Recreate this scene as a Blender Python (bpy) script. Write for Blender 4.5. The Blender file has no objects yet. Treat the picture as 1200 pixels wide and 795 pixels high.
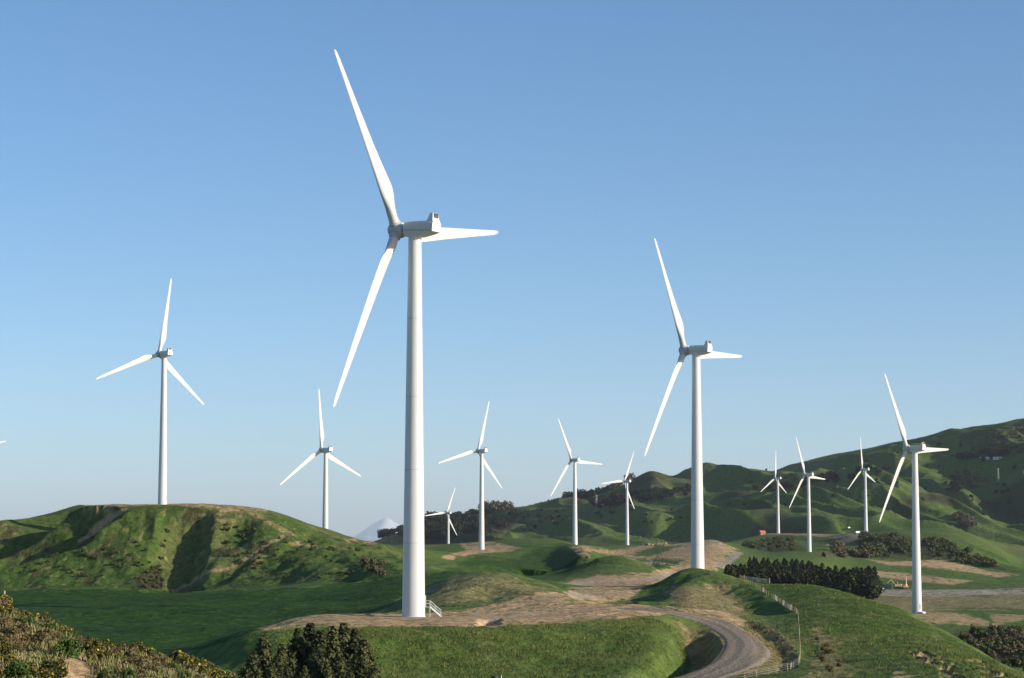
import bpy, bmesh, math, random
import numpy as np
from mathutils import Matrix, Vector, Euler

random.seed(7)
RNG = np.random.default_rng(11)
SC = bpy.context.scene
COL = SC.collection

# ------------------------------------------------------------------ camera
F = 2800.0                       # focal length in photo pixels (1200 wide)
PITCH = math.atan(252.5 / F)
CP, SP = math.cos(PITCH), math.sin(PITCH)

def px_to_at(px, py):
    """photo pixel -> azimuth slope X/Y and elevation slope Z/Y"""
    u = (np.asarray(px, float) - 600.0) / F
    v = (397.5 - np.asarray(py, float)) / F
    den = CP - v * SP
    return u / den, (SP + v * CP) / den

def at_to_px(a, t):
    v = (t * CP - SP) / (CP + t * SP)
    u = a * (CP - v * SP)
    return 600 + u * F, 397.5 - v * F

cam = bpy.data.cameras.new('camera')
cam.sensor_width = 36.0
cam.lens = 36.0 * F / 1200.0
cam.clip_start = 0.5
cam.clip_end = 160000
camo = bpy.data.objects.new('camera', cam)
COL.objects.link(camo)
camo.location = (0, 0, 0)
camo.rotation_euler = (math.pi / 2 + PITCH, 0, 0)
SC.camera = camo

# ------------------------------------------------------------------ noise
def _hash(ix, iy, seed):
    n = (ix.astype(np.int64) * 374761393 + iy.astype(np.int64) * 668265263 + seed * 1442695041) & 0x7fffffff
    n = ((n ^ (n >> 13)) * 1274126177) & 0x7fffffff
    n = n ^ (n >> 16)
    return (n & 0xffff) / 65535.0

def vnoise(x, y, seed=0):
    ix = np.floor(x); iy = np.floor(y)
    fx = x - ix; fy = y - iy
    fx = fx * fx * fx * (fx * (fx * 6 - 15) + 10)
    fy = fy * fy * fy * (fy * (fy * 6 - 15) + 10)
    a = _hash(ix, iy, seed); b = _hash(ix + 1, iy, seed)
    c = _hash(ix, iy + 1, seed); d = _hash(ix + 1, iy + 1, seed)
    return (a + (b - a) * fx) * (1 - fy) + (c + (d - c) * fx) * fy   # 0..1

def fbm(x, y, octv=3, seed=0):
    s = 0; amp = 1; tot = 0
    for i in range(octv):
        s = s + amp * (vnoise(x, y, seed + i * 17) - .5) * 2
        tot += amp; amp *= .5
        x, y = x * 1.62 + y * 1.2 + 3.1, y * 1.62 - x * 1.2 + 7.7
    return s / tot

def sstep(a, b, x):
    t = np.clip((x - a) / (b - a), 0, 1)
    return t * t * (3 - 2 * t)

# ------------------------------------------------------------------ pchip
def pchip_slopes(x, y):
    # x (n,), y (n, m)
    h = np.diff(x, axis=0); d = np.diff(y, axis=0) / h
    n = y.shape[0]
    m = np.zeros_like(y)
    w1 = 2 * h[1:] + h[:-1]; w2 = h[1:] + 2 * h[:-1]
    ok = d[1:] * d[:-1] > 0
    with np.errstate(divide='ignore', invalid='ignore'):
        mm = (w1 + w2) / (w1 / d[:-1] + w2 / d[1:])
    m[1:-1] = np.where(ok, mm, 0)
    m[0] = d[0]; m[-1] = d[-1]
    return m

def pchip1(x, y, xq):
    x = np.asarray(x, float).reshape(-1, 1); y = np.asarray(y, float).reshape(-1, 1)
    m = pchip_slopes(x, y)
    x = x[:, 0]; y = y[:, 0]; m = m[:, 0]
    q = np.clip(xq, x[0], x[-1])
    i = np.clip(np.searchsorted(x, q) - 1, 0, len(x) - 2)
    h = x[i + 1] - x[i]; t = (q - x[i]) / h
    return ((1 + 2 * t) * (1 - t) ** 2 * y[i] + t * (1 - t) ** 2 * h * m[i]
            + t * t * (3 - 2 * t) * y[i + 1] + t * t * (t - 1) * h * m[i + 1])

# ------------------------------------------------------------------ terrain profile curves: (photo px, photo py, metres away)
CURVES = [
 # straight under the camera
 (6,  [(-300, 2237, 3), (600, 2237, 3), (1500, 2237, 3)]),
 (10, [(-300, 1010, 30), (600, 1060, 30), (1500, 1060, 30)]),
 (30, [(-300, 800, 96), (0, 806, 96), (200, 812, 96), (260, 830, 98), (330, 868, 100), (600, 880, 110), (1500, 880, 110)]),
 (110, [(-300, 640, 160), (-100, 690, 155), (0, 724, 150), (30, 734, 148), (60, 746, 146), (100, 764, 142), (150, 778, 138), (200, 791, 136), (250, 805, 134), (300, 830, 136), (400, 880, 150), (600, 900, 180), (900, 880, 190), (1200, 870, 190), (1500, 860, 190)]),
 (34, [(-300, 800, 230), (0, 845, 250), (200, 842, 250), (330, 830, 250), (450, 842, 255), (600, 856, 260), (750, 860, 265), (850, 850, 262), (950, 820, 255), (1000, 815, 250), (1100, 815, 240), (1200, 818, 240), (1500, 830, 240)]),
 (54, [(-300, 765, 400), (0, 770, 400), (180, 778, 390), (240, 790, 365), (330, 797, 350), (500, 797, 355), (650, 797, 355), (750, 798, 345), (850, 797, 342), (900, 797, 335), (950, 797, 322), (1100, 797, 300), (1200, 800, 290), (1300, 812, 285), (1500, 840, 280)]),
 (150, [(-300, 758, 470), (0, 757, 455), (150, 761, 440), (200, 764, 425), (240, 757, 400), (290, 737, 388), (340, 733.5, 385), (450, 734, 383), (560, 733.5, 385), (640, 731, 390), (700, 729, 395), (760, 729, 396), (800, 741, 392), (830, 750, 390), (870, 757, 388), (905, 762, 386), (950, 768, 382), (1000, 765, 380), (1050, 765, 378), (1100, 772, 368), (1150, 782, 355), (1200, 794, 340), (1300, 825, 335), (1500, 880, 330)]),
 (80, [(-300, 750, 560), (0, 749, 505), (150, 754, 490), (210, 757, 472), (270, 752, 462), (310, 741, 450), (345, 724, 440), (380, 719.5, 440), (480, 719, 440), (560, 719, 442), (600, 717, 445), (700, 711, 450), (760, 715, 444), (800, 718, 440), (850, 727, 440), (890, 735, 438), (930, 731, 440), (960, 727, 440), (1000, 731, 436), (1050, 739, 428), (1100, 754, 412), (1150, 773, 392), (1200, 792, 375), (1300, 825, 370), (1500, 890, 365)]),
 (80, [(-300, 740, 700), (0, 737, 575), (150, 738, 575), (250, 738, 570), (330, 734, 565), (380, 729, 560), (440, 721, 555), (480, 702, 560), (500, 690, 565), (530, 676, 560), (565, 668, 560), (600, 671, 560), (630, 679, 555), (660, 690, 545), (690, 702, 530), (720, 705, 520), (760, 705, 520), (785, 702, 520), (806, 693, 520), (850, 692, 525), (900, 704, 520), (950, 702, 512), (1000, 705, 502), (1050, 718, 482), (1100, 740, 458), (1150, 766, 430), (1200, 791, 405), (1300, 830, 400), (1500, 900, 395)]),
 (90, [(-300, 725, 850), (0, 720, 705), (200, 717, 705), (300, 713, 700), (400, 708, 680), (470, 703, 665), (520, 698, 660), (565, 694, 660), (620, 694, 660), (670, 693, 655), (700, 693, 650), (740, 692, 645), (760, 689, 640), (780, 679, 640), (797, 669.5, 640), (817, 667, 640), (845, 671, 636), (870, 679, 622), (900, 685, 602), (950, 685, 578), (1000, 697, 542), (1050, 714, 506), (1100, 739, 478), (1150, 767, 448), (1200, 794, 425), (1300, 840, 420), (1500, 920, 415)]),
 (50, [(-300, 712, 1000), (0, 706, 850), (200, 702, 850), (300, 699, 820), (400, 693, 785), (470, 686, 765), (540, 684, 760), (600, 682, 760), (650, 684, 755), (700, 690, 740), (760, 690, 715), (800, 691, 690), (817, 692, 685), (870, 697, 690), (950, 716, 700), (1000, 734, 680), (1050, 757, 640), (1100, 770, 600), (1150, 779, 565), (1200, 786, 540), (1300, 800, 530), (1500, 820, 520)]),
 (70, [(-300, 700, 1080), (-100, 697, 1030), (0, 693, 1000), (100, 691, 1000), (200, 692, 990), (300, 689, 950), (400, 682, 900), (470, 672, 880), (520, 668, 900), (560, 670, 950), (600, 675, 1000), (650, 677, 1000), (700, 673, 960), (750, 677, 940), (800, 683, 900), (850, 684, 900), (900, 700, 860), (950, 712, 860), (1000, 718, 890), (1050, 725, 890), (1100, 729, 870), (1200, 738, 810), (1300, 742, 800), (1500, 745, 800)]),
 (80, [(-300, 672, 1100), (0, 647, 1062), (100, 641, 1050), (200, 641, 1045), (300, 645, 1030), (400, 652, 1000), (470, 656, 1000), (520, 660, 1100), (600, 664, 1200), (650, 666, 1200), (680, 665, 1040), (720, 662, 1020), (770, 672, 1010), (800, 680, 1000), (850, 681, 1000), (900, 696, 1150), (950, 702, 1200), (1000, 706, 1230), (1100, 707, 1240), (1200, 708, 1200), (1500, 712, 1200)]),
 (120, [(-300, 640, 1180), (-100, 622, 1160), (0, 611, 1130), (50, 604, 1108), (90, 594.5, 1086), (99, 592, 1086), (150, 590.5, 1085), (200, 590, 1085), (290, 594.5, 1085), (308, 597, 1088), (350, 610, 1100), (380, 621, 1120), (420, 633, 1150), (470, 641, 1200), (500, 645, 1280), (520, 647, 1350), (560, 649, 1450), (600, 651, 1500), (650, 653, 1450), (680, 658, 1080), (700, 653, 1060), (720, 651, 1060), (745, 656, 1060), (770, 667, 1060), (790, 671, 1200), (830, 669, 1300), (870, 675, 1400), (900, 682, 1460), (950, 690, 1500), (1000, 694, 1530), (1100, 694, 1540), (1200, 694, 1500), (1500, 697, 1500)]),
 (50, [(-300, 650, 1400), (0, 618, 1300), (50, 607, 1240), (96, 594, 1200), (200, 593, 1200), (300, 599, 1200), (350, 625, 1240), (400, 655, 1320), (470, 656, 1420), (520, 645, 1650), (565, 644, 1655), (620, 640, 1660), (660, 637, 1700), (690, 645, 1400), (720, 664, 1250), (770, 666, 1250), (790, 658, 1500), (830, 652, 1600), (860, 652, 1640), (900, 657, 1700), (950, 661, 1740), (1000, 680, 1720), (1050, 684, 1700), (1100, 682, 1700), (1200, 684, 1700), (1500, 688, 1700)]),
 (60, [(-300, 656, 1900), (200, 656, 1900), (400, 656, 1800), (450, 641, 1800), (480, 639, 1900), (520, 638, 2000), (565, 636, 1900), (620, 632, 1900), (645, 632, 1900), (668, 638, 1910), (690, 644, 1900), (720, 645, 2100), (760, 641, 2250), (800, 637, 2250), (835, 632, 2200), (862, 642, 2150), (900, 648, 2080), (930, 646.5, 2060), (960, 646.5, 2060), (1000, 655, 2060), (1050, 658, 2060), (1100, 660, 2060), (1150, 667, 2050), (1200, 672, 2000), (1500, 680, 2000)]),
 (60, [(-300, 657, 2800), (400, 657, 2700), (450, 648, 2700), (520, 656, 2750), (565, 650, 2700), (620, 645, 2600), (660, 645, 2600), (700, 641, 2540), (735, 639, 2540), (780, 640, 2650), (835, 638, 2750), (870, 632, 2850), (895, 627, 2980), (950, 625.5, 2960), (985, 627, 2700), (1000, 626, 2600), (1050, 622, 2590), (1100, 619, 2590), (1130, 623, 2590), (1160, 636, 2590), (1200, 658, 2580), (1300, 668, 2600), (1500, 675, 2600)]),
 (60, [(-300, 655, 3400), (400, 656, 3400), (470, 650, 3400), (565, 648, 3400), (700, 645, 3400), (800, 643, 3400), (870, 638, 3450), (900, 634, 3450), (1000, 633, 3400), (1100, 628, 3400), (1150, 640, 3400), (1200, 652, 3400), (1500, 660, 3400)]),
 (110, [(-300, 652, 4000), (380, 653, 4000), (430, 645, 3950), (460, 638, 3900), (500, 636, 3900), (565, 633, 3900), (600, 630, 3900), (700, 622, 3900), (800, 616, 3900), (900, 607, 3900), (1000, 600, 3900), (1100, 600, 3900), (1200, 602, 3900), (1500, 606, 3900)]),
 (170, [(-300, 652, 4350), (380, 652, 4350), (430, 640, 4300), (460, 630, 4350), (500, 624, 4350), (565, 616, 4350), (600, 613, 4350), (700, 600, 4350), (800, 584, 4350), (900, 576, 4350), (1000, 565, 4350), (1100, 556, 4350), (1200, 545, 4350), (1500, 520, 4350)]),
 (140, [(-300, 651, 4800), (385, 651, 4800), (410, 643, 4800), (440, 634, 4800), (470, 623, 4800), (510, 613, 4800), (545, 609, 4800), (580, 602, 4800), (620, 597, 4800), (660, 590, 4800), (690, 586, 4800), (720, 577, 4850), (742, 563, 4900), (764, 554, 4900), (787, 561, 4950), (803, 556, 5000), (818, 551, 5000), (850, 549, 5000), (880, 548, 5000), (900, 549.5, 5000), (930, 544, 5000), (1000, 530, 5000), (1050, 519.5, 5000), (1100, 511, 5000), (1150, 501, 5000), (1200, 490, 5000), (1300, 468, 5000), (1500, 440, 5000)]),
 (12, [(-300, 652, 7000), (400, 652, 7000), (600, 640, 7000), (1500, 600, 7000)]),
 (6, [(-300, 651, 14000), (1500, 651, 14000)]),
 (6, [(-300, 651, 114000), (1500, 651, 114000)]),
]
# columns of constant azimuth
aL, aR = -0.225, 0.225
acol = np.concatenate([np.linspace(-0.32, aL, 60, endpoint=False), np.linspace(aL, aR, 1000), np.linspace(aR, 0.32, 61)[1:]])
NC = len(acol)
nseg = [c[0] for c in CURVES][:-1]
lnD = np.zeros((len(CURVES), NC)); TT = np.zeros((len(CURVES), NC))
for k, (n, pts) in enumerate(CURVES):
    p = np.array(pts, float)
    a, t = px_to_at(p[:, 0], p[:, 1])
    lnD[k] = pchip1(a, np.log(p[:, 2]), acol)
    TT[k] = pchip1(a, t, acol)
def gsm(y, sig):
    r = int(sig * 3); k = np.exp(-.5 * (np.arange(-r, r + 1) / sig) ** 2); k /= k.sum()
    return np.convolve(np.pad(y, r, mode='edge'), k, 'valid')
for k in range(len(CURVES)):
    sg = 5 if k in (8, 9) else 11 if k < 13 else (6 if k < 19 else 2.5)
    if k == 13: sg = 5
    lnD[k] = gsm(lnD[k], sg); TT[k] = gsm(TT[k], sg)
for k in range(1, len(CURVES)):
    lnD[k] = np.maximum(lnD[k], lnD[k - 1] + .004)
def seg_eval(Y):
    n = Y.shape[0]
    x = np.arange(n, dtype=float).reshape(-1, 1)
    m = pchip_slopes(x, Y)
    rows = []
    for k in range(n - 1):
        t = (np.arange(nseg[k]) / nseg[k]).reshape(-1, 1)
        rows.append((1 + 2 * t) * (1 - t) ** 2 * Y[k] + t * (1 - t) ** 2 * m[k] + t * t * (3 - 2 * t) * Y[k + 1] + t * t * (t - 1) * m[k + 1])
    rows.append(Y[-1:])
    return np.concatenate(rows)
DD = np.exp(seg_eval(lnD))
T0 = seg_eval(TT)
SROW = np.concatenate([k + np.arange(n) / n for k, n in enumerate(nseg)] + [[len(nseg)]])
NR = DD.shape[0]
XX = acol[None, :] * DD
ZZ = T0 * DD
print('terrain', NR, NC)

def ray_ground(px, py, dmin=60.0, dmax=1e9):
    """first ground point seen at a photo pixel (from dmin outwards)"""
    a, t = px_to_at(px, py)
    j = min(max(np.searchsorted(acol, a) - 1, 0), NC - 2)
    f = (a - acol[j]) / (acol[j + 1] - acol[j])
    D = DD[:, j] * (1 - f) + DD[:, j + 1] * f
    Z = ZZ[:, j] * (1 - f) + ZZ[:, j + 1] * f
    tr = Z / D
    ok = np.where((tr >= t) & (D >= dmin) & (D <= dmax))[0]
    if len(ok) == 0:
        i = np.argmax(np.where((D >= dmin) & (D <= dmax), tr, -9))
        return Vector((a * D[i], D[i], Z[i]))
    i = ok[0]
    if i > 0 and D[i - 1] >= dmin and tr[i] != tr[i - 1]:
        g = np.clip((t - tr[i - 1]) / (tr[i] - tr[i - 1]), 0, 1)
        d = D[i - 1] + g * (D[i] - D[i - 1]); z = Z[i - 1] + g * (Z[i] - Z[i - 1])
    else:
        d, z = D[i], Z[i]
    return Vector((float(a * d), float(d), float(z)))

def ground_z(x, y):
    a = x / y
    j = min(max(np.searchsorted(acol, a) - 1, 0), NC - 2)
    f = (a - acol[j]) / (acol[j + 1] - acol[j])
    z0 = np.interp(y, DD[:, j], ZZ[:, j]); z1 = np.interp(y, DD[:, j + 1], ZZ[:, j + 1])
    return float(z0 * (1 - f) + z1 * f)

def at_depth(px, D):
    a = (px - 600.0) / F / CP
    return Vector((a * D, D, ground_z(a * D, D)))

def polyline_dist(P, X, Y):
    """signed distance (positive right of travel) and position along a world polyline"""
    best = np.full(X.shape, 1e9); sgn = np.zeros(X.shape); along = np.zeros(X.shape)
    L = 0.0
    for i in range(len(P) - 1):
        x0, y0 = P[i][0], P[i][1]; dx, dy = P[i + 1][0] - x0, P[i + 1][1] - y0
        l2 = dx * dx + dy * dy; l = math.sqrt(l2)
        t = np.clip(((X - x0) * dx + (Y - y0) * dy) / l2, 0, 1)
        ex = X - (x0 + t * dx); ey = Y - (y0 + t * dy)
        d = np.sqrt(ex * ex + ey * ey)
        s = (dy * (X - x0) - dx * (Y - y0))
        m = d < best
        best[m] = d[m]; sgn[m] = np.where(s[m] >= 0, 1, -1); along[m] = L + t[m] * l
        L += l
    return best * sgn, along, L

def densify(pts, n=6):
    """smooth a pixel polyline (Catmull-Rom)"""
    p = np.array(pts, float)
    p = np.vstack([2 * p[0] - p[1], p, 2 * p[-1] - p[-2]])
    out = []
    for i in range(1, len(p) - 2):
        for k in range(n):
            t = k / n
            out.append(.5 * ((2 * p[i]) + (-p[i - 1] + p[i + 1]) * t + (2 * p[i - 1] - 5 * p[i] + 4 * p[i + 1] - p[i + 2]) * t * t + (-p[i - 1] + 3 * p[i] - 3 * p[i + 1] + p[i + 2]) * t ** 3))
    out.append(p[-2])
    return out

def region(P, pad):
    xs = [p[0] for p in P]; ys = [p[1] for p in P]
    return (XX > min(xs) - pad) & (XX < max(xs) + pad) & (DD > min(ys) - pad) & (DD < max(ys) + pad)

# ---- the access road
ROAD_PX = [(640, 718), (690, 711.5), (730, 712.5), (770, 716.5), (805, 721), (838, 729.5), (863, 742), (876, 756), (870, 771), (851, 784), (822, 795), (790, 804), (756, 814)]
ROAD = [ray_ground(*p, dmin=300) for p in densify(ROAD_PX, 5)]
rz = np.array([p.z for p in ROAD])
for _ in range(6):
    rz[1:-1] = (rz[:-2] + rz[1:-1] * 2 + rz[2:]) / 4
for p, z in zip(ROAD, rz): p.z = z
m = region(ROAD, 56)
d, al, L = polyline_dist(ROAD, XX[m], DD[m])
cum = np.concatenate([[0], np.cumsum([math.hypot(ROAD[i + 1].x - ROAD[i].x, ROAD[i + 1].y - ROAD[i].y) for i in range(len(ROAD) - 1)])])
zr = np.interp(al, cum, rz)
w = 1 - sstep(4.2, 10.0, np.abs(d))
z = ZZ[m] * (1 - w) + zr * w
# steep spoil bank on the inside of the bend, down into the gully
uu = al / L
tap = sstep(.36, .50, uu) * (1 - sstep(.95, 1.0, uu))
inner = d  # road travels right then back towards the camera: inside of the bend is on the right-hand side
prof = pchip1([-60, 0, 4.0, 4.6, 8.0, 9.4, 12.6, 15.5, 80], [0, 0, 0, -.5, -4.9, -5.3, -.7, 0, 0], inner)
z = z + prof * tap
ZZ[m] = z

def saw(px_pts, left_w, depth, right_w, dmin, dmax, taper=.12, wob=.25, rec=3.2):
    """a spur crest: ground drops steeply on the left of the line and recovers further on; a small rise to the right of it"""
    P = [ray_ground(x, y, dmin=dmin, dmax=dmax) for x, y in densify(px_pts, 4)]
    pad = left_w * (rec + .2) + right_w
    m = region(P, pad)
    X, Y = XX[m], DD[m]
    X2 = X + fbm(X / left_w, Y / left_w, 2, 91) * left_w * wob
    d, al, L = polyline_dist(P, X2, Y)
    # orient: lateral = X direction, negative = left on screen
    down = P[-1].y < P[0].y
    lat = -d if down else d
    u = al / L
    tp = sstep(-.001, taper, u) * (1 - sstep(1 - taper, 1.001, u))
    # fade beyond ends
    pr = np.interp(lat, [-left_w * rec, -left_w * 1.15, -left_w * .9, 0, right_w], [0, -depth * .95, -depth, 0, 0])
    ZZ[m] += pr * tp
for args in [
    ([(256, 596), (252, 615), (247, 640), (243, 665), (240, 692)], 8.5, 9.0, 5, 950, 1100),
    ([(160, 595), (146, 603), (128, 618), (108, 634), (82, 645), (50, 655), (10, 668), (-40, 690)], 16, 15.0, 6, 950, 1110),
    ([(104, 594), (88, 603), (66, 618), (40, 634), (5, 650), (-40, 665)], 15, 13.0, 6, 950, 1130),
    ([(184, 597), (182, 615), (178, 635)], 6, 2.2, 4, 950, 1100),
    ([(300, 612), (300, 626), (296, 640)], 6, 1.8, 4, 950, 1100),
    ([(320, 640), (300, 655), (285, 672), (270, 684)], 5, 1.6, 4, 930, 1100),
    ([(345, 640), (340, 655), (330, 668)], 5, 1.6, 4, 900, 1100),
    ([(405, 650), (420, 664), (430, 678)], 5, 1.6, 4, 850, 1100),
    ([(706, 652), (690, 657), (670, 663), (650, 668.5), (630, 674), (612, 678)], 12, 6.0, 6, 850, 1150),
    ([(545, 667), (480, 678), (420, 688), (360, 699), (300, 710), (270, 714)], 5, 2.6, 5, 500, 900, .12, .25, 9),
    ([(262, 715), (230, 719), (180, 725), (120, 734)], 5, 1.8, 5, 450, 800, .12, .25, 9),
    ([(862, 726), (885, 732), (905, 739), (922, 749), (932, 762), (936, 776), (934, 786)], 2.2, 1.3, 2, 340, 480),
    ([(868, 681), (884, 689), (900, 699), (917, 710), (932, 721)], 8, 3.0, 3, 430, 680),
    ([(838, 669), (812, 680), (792, 692), (780, 706)], 8, 2.6, 4, 460, 680),
    ([(752, 699), (748, 706), (744, 712)], 3, 1.6, 3, 460, 580),
    ([(589, 724), (588, 729), (586, 734)], 2.4, 1.2, 2, 370, 440, .12, .25, 1.7),
    ([(590, 686), (612, 692), (618, 695), (600, 703), (560, 712)], 6, 1.3, 4, 440, 600),
]:
    saw(*args)

# ---- natural relief
px0, py0 = at_to_px(acol[None, :], ZZ / DD)
px0 = np.broadcast_to(px0, ZZ.shape)
near = 1 - sstep(1500, 3300, DD)
road_keep = np.ones_like(ZZ)
m = region(ROAD, 14)
d, al, L = polyline_dist(ROAD, XX[m], DD[m])
road_keep[m] = sstep(3.0, 6.5, np.abs(d))
pad_flat = sstep(330, 380, px0) * (1 - sstep(640, 720, px0)) * sstep(378, 388, DD) * (1 - sstep(432, 462, DD))
rough = np.maximum(0.0, 1 - pad_flat) * road_keep
ZZ += near * rough * sstep(60, 200, DD) * (.30 * fbm(XX / 7, DD / 7, 3, 3) + .60 * fbm(XX / 26, DD / 26, 2, 5))
ZZ += rough * (DD > 200) * (DD < 760) * .13 * fbm(XX / 2.1, DD / 2.6, 2, 6)
ZZ += near * rough * sstep(800, 1250, DD) * (.55 * fbm(XX / 14, DD / 22, 3, 9) + 1.0 * fbm(XX / 45, DD / 60, 2, 10))
meadow = sstep(430, 520, DD) * (1 - sstep(880, 980, DD)) * (1 - sstep(420, 540, px0))
ZZ += meadow * (1.7 * fbm(XX / 48 + DD / 150, DD / 110, 2, 12) + .5 * fbm(XX / 17, DD / 40, 2, 13))
ZZ += near * pad_flat * .06 * fbm(XX / 4, DD / 4, 2, 8)
hillE = 1 - .9 * sstep(12.55, 12.9, SROW[:, None])
hillL = ((DD > 900) & (DD < 1250) & (px0 < 480)).astype(float) * sstep(0, 1, (SROW[:, None] - 11) / .35) * (1 - sstep(12.85, 13.0, SROW[:, None]))
ZZ += hillL * hillE * (2.2 * fbm(XX / 15, DD / 40, 3, 21) + .75 * fbm(XX / 5, DD / 8, 3, 22))
mid = ((DD > 1300) & (DD < 3300)).astype(float) * sstep(470, 560, px0)
ZZ += mid * sstep(13.0, 13.4, SROW[:, None]) * .0
# gully slopes on the scrubby hill at right
hr = ((SROW > 15.05) & (SROW < 15.98)).astype(float)[:, None] * sstep(850, 960, px0) * np.sin(np.pi * np.clip(SROW[:, None] - 15, 0, 1))
ZZ += hr * (8.0 * fbm(XX / 55 + DD / 160, DD / 300, 2, 31) + 3.5 * fbm(XX / 22 + DD / 70, DD / 90, 2, 32))
# folded spurs on the far range
s = SROW[:, None]
far = sstep(17.05, 17.7, s) * (1 - .82 * sstep(19.55, 19.98, s)) * (1 - sstep(20.0, 20.5, s) * .7) * sstep(430, 600, px0)
qx = XX + DD * .55
wx = XX + 90 * fbm(XX / 420, DD / 420, 2, 44) + .5 * DD
wy = DD * .45 + 60 * fbm(XX / 300 + 9, DD / 300, 2, 45)
r1 = 1 - np.abs(fbm(wx / 330, wy / 330, 2, 41)) * 2.0
r2 = 1 - np.abs(fbm(wx / 135 + 5, wy / 170, 2, 42)) * 2.0
r3 = 1 - np.abs(fbm(wx / 58 + 2, wy / 80, 2, 47)) * 2.0
amp = .70 + .30 * sstep(700, 1000, px0)
ZZ += far * amp * (44 * (r1 - .6) + 34 * (r2 - .55) + 11 * (r3 - .5) + 3 * fbm(wx / 40, wy / 60, 2, 46) + 4.0 * fbm(XX / 30, DD / 30, 3, 43))
spur = ((DD > 90) & (DD < 240) & (px0 < 330)).astype(float)
ZZ += spur * (.35 * fbm(XX / 3.2, DD / 3.2, 3, 51) + .5 * fbm(XX / 9, DD / 9, 2, 52))

# ------------------------------------------------------------------ wind turbines: where each stands
# name: three blade tips in the photo, label
TURB = [
 ('a', [(393, 58), (585, 272), (393, 478)], 'tallest white wind turbine on the brown gravel pad, stairs at its foot'),
 ('b', [(769, 279), (871, 417), (756.5, 536)], 'white wind turbine behind the crest of the fenced grassy knoll above the road bend'),
 ('c', [(1038, 438), (1112.5, 526), (1030.5, 613)], 'white wind turbine at far right on the flat, a white step at its foot'),
 ('d', [(201, 326), (239.6, 474.5), (113.2, 445)], 'white wind turbine alone on top of the flat-topped hill at left'),
 ('e', [(373.4, 455.6), (423, 558), (327.6, 569)], 'white wind turbine whose foot is hidden behind the right flank of the flat-topped hill'),
 ('f', [(574, 470), (588.6, 572.2), (513.9, 543.8)], 'white wind turbine on the small brown pad just right of the tallest turbine'),
 ('g', [(533.8, 571.2), (535.8, 627.8), (498, 605)], 'smallest white wind turbine, low behind a green rise before dark ridge trees'),
 ('h', [(654.2, 491), (706, 543.8), (644.6, 582.7)], 'white wind turbine at the right end of the green ridge, by bare earth'),
 ('i', [(743.3, 528.8), (743.7, 596.8), (705, 567.3)], 'white wind turbine in front of the grassy cone-shaped hilltop'),
 ('j', [(909.6, 527.4), (921.9, 578), (891.3, 577)], 'small white wind turbine beside the red shed'),
 ('k', [(933.6, 512.3), (967.5, 561.3), (924.5, 596.2)], 'white wind turbine rising behind the dark pine block'),
 ('l', [(1008.3, 512.3), (1025.8, 565.1), (993.2, 574.2)], 'white wind turbine with small white trucks at its foot'),
 ('m', None, 'white wind turbine cut off by the left edge, only one blade tip showing'),
]
HUB_H = 69.1; OVER = 3.9; RAD = 36.0
BASE_X = dict(a=484, b=817, c=1074.5, d=190, e=381, f=564.2, g=525.2, h=674, i=735, j=912, k=948.3, l=1014.9)
TILT, CONE = math.radians(4), math.radians(1.5)
def proj(x, y, z): return at_to_px(x / y, z / y)
def tips_of(p):
    X, Y, Z, al, ph = p
    out = []
    ca, sa = math.cos(al), math.sin(al); ct, st_ = math.cos(TILT), math.sin(TILT)
    for k in range(3):
        f = ph - k * 2 * math.pi / 3
        lx, ly, lz = RAD * math.cos(f), OVER + RAD * math.tan(CONE), RAD * math.sin(f)
        ly, lz = ly * ct - lz * st_, ly * st_ + lz * ct + HUB_H
        out += list(proj(X + lx * ca - ly * sa, Y + lx * sa + ly * ca, Z + lz))
    out += [proj(X, Y, Z)[0]]
    return np.array(out)
TINFO = []
for nm, tips, lab in TURB:
    if tips is None:
        D = 2150.; sx = RAD * F / D
        hub = (6 - sx * .62, 517.0 + sx * .1); c = .64; ph = math.radians(8); RS = sx
    else:
        t = np.array(tips, float); hub = t.mean(0)
        dx, dy = t[:, 0] - hub[0], -(t[:, 1] - hub[1])
        RS = math.sqrt((dy ** 2).sum() / 1.5); c = math.sqrt((dx ** 2).sum() / 1.5) / RS
        an = np.arctan2(dy, dx / c)
        k = np.array([an[i] + i * 2 * math.pi / 3 for i in range(3)])
        ph = math.atan2(np.sin(k).mean(), np.cos(k).mean())
        D = RAD * F / RS
    a, tt = px_to_at(*hub)
    al = math.acos(c) - math.atan(a)
    p = np.array([a * D + math.sin(al) * 4.8, D - math.cos(al) * 4.8, tt * D - HUB_H - .3, al, ph])
    if tips is not None:
        obs = np.array(list(t.ravel()) + [BASE_X[nm]])
        wt = np.array([1] * 6 + [2.5])
        for it in range(25):
            r0_ = (tips_of(p) - obs) * wt
            J = np.zeros((7, 5)); sc_ = np.array([.05, .5, .05, 1e-3, 1e-3])
            for q in range(5):
                pp = p.copy(); pp[q] += sc_[q]; J[:, q] = ((tips_of(pp) - obs) * wt - r0_)
            dlt = np.linalg.lstsq(J, -r0_, rcond=None)[0]
            p = p + .7 * np.clip(dlt, -40, 40) * sc_
        print(nm, 'resid', np.abs(r0_).round(1).max(), 'D %.0f' % p[1], 'z %.1f' % p[2], 'yaw %.0f' % math.degrees(p[3]), 'base', [round(float(v), 1) for v in proj(*p[:3])], 'ground', round(ground_z(p[0], p[1]), 1))
    base = Vector((float(p[0]), float(p[1]), float(p[2])))
    TINFO.append((nm, base, float(p[3]), [float(p[4]) - k * 2 * math.pi / 3 for k in range(3)], lab))

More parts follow.
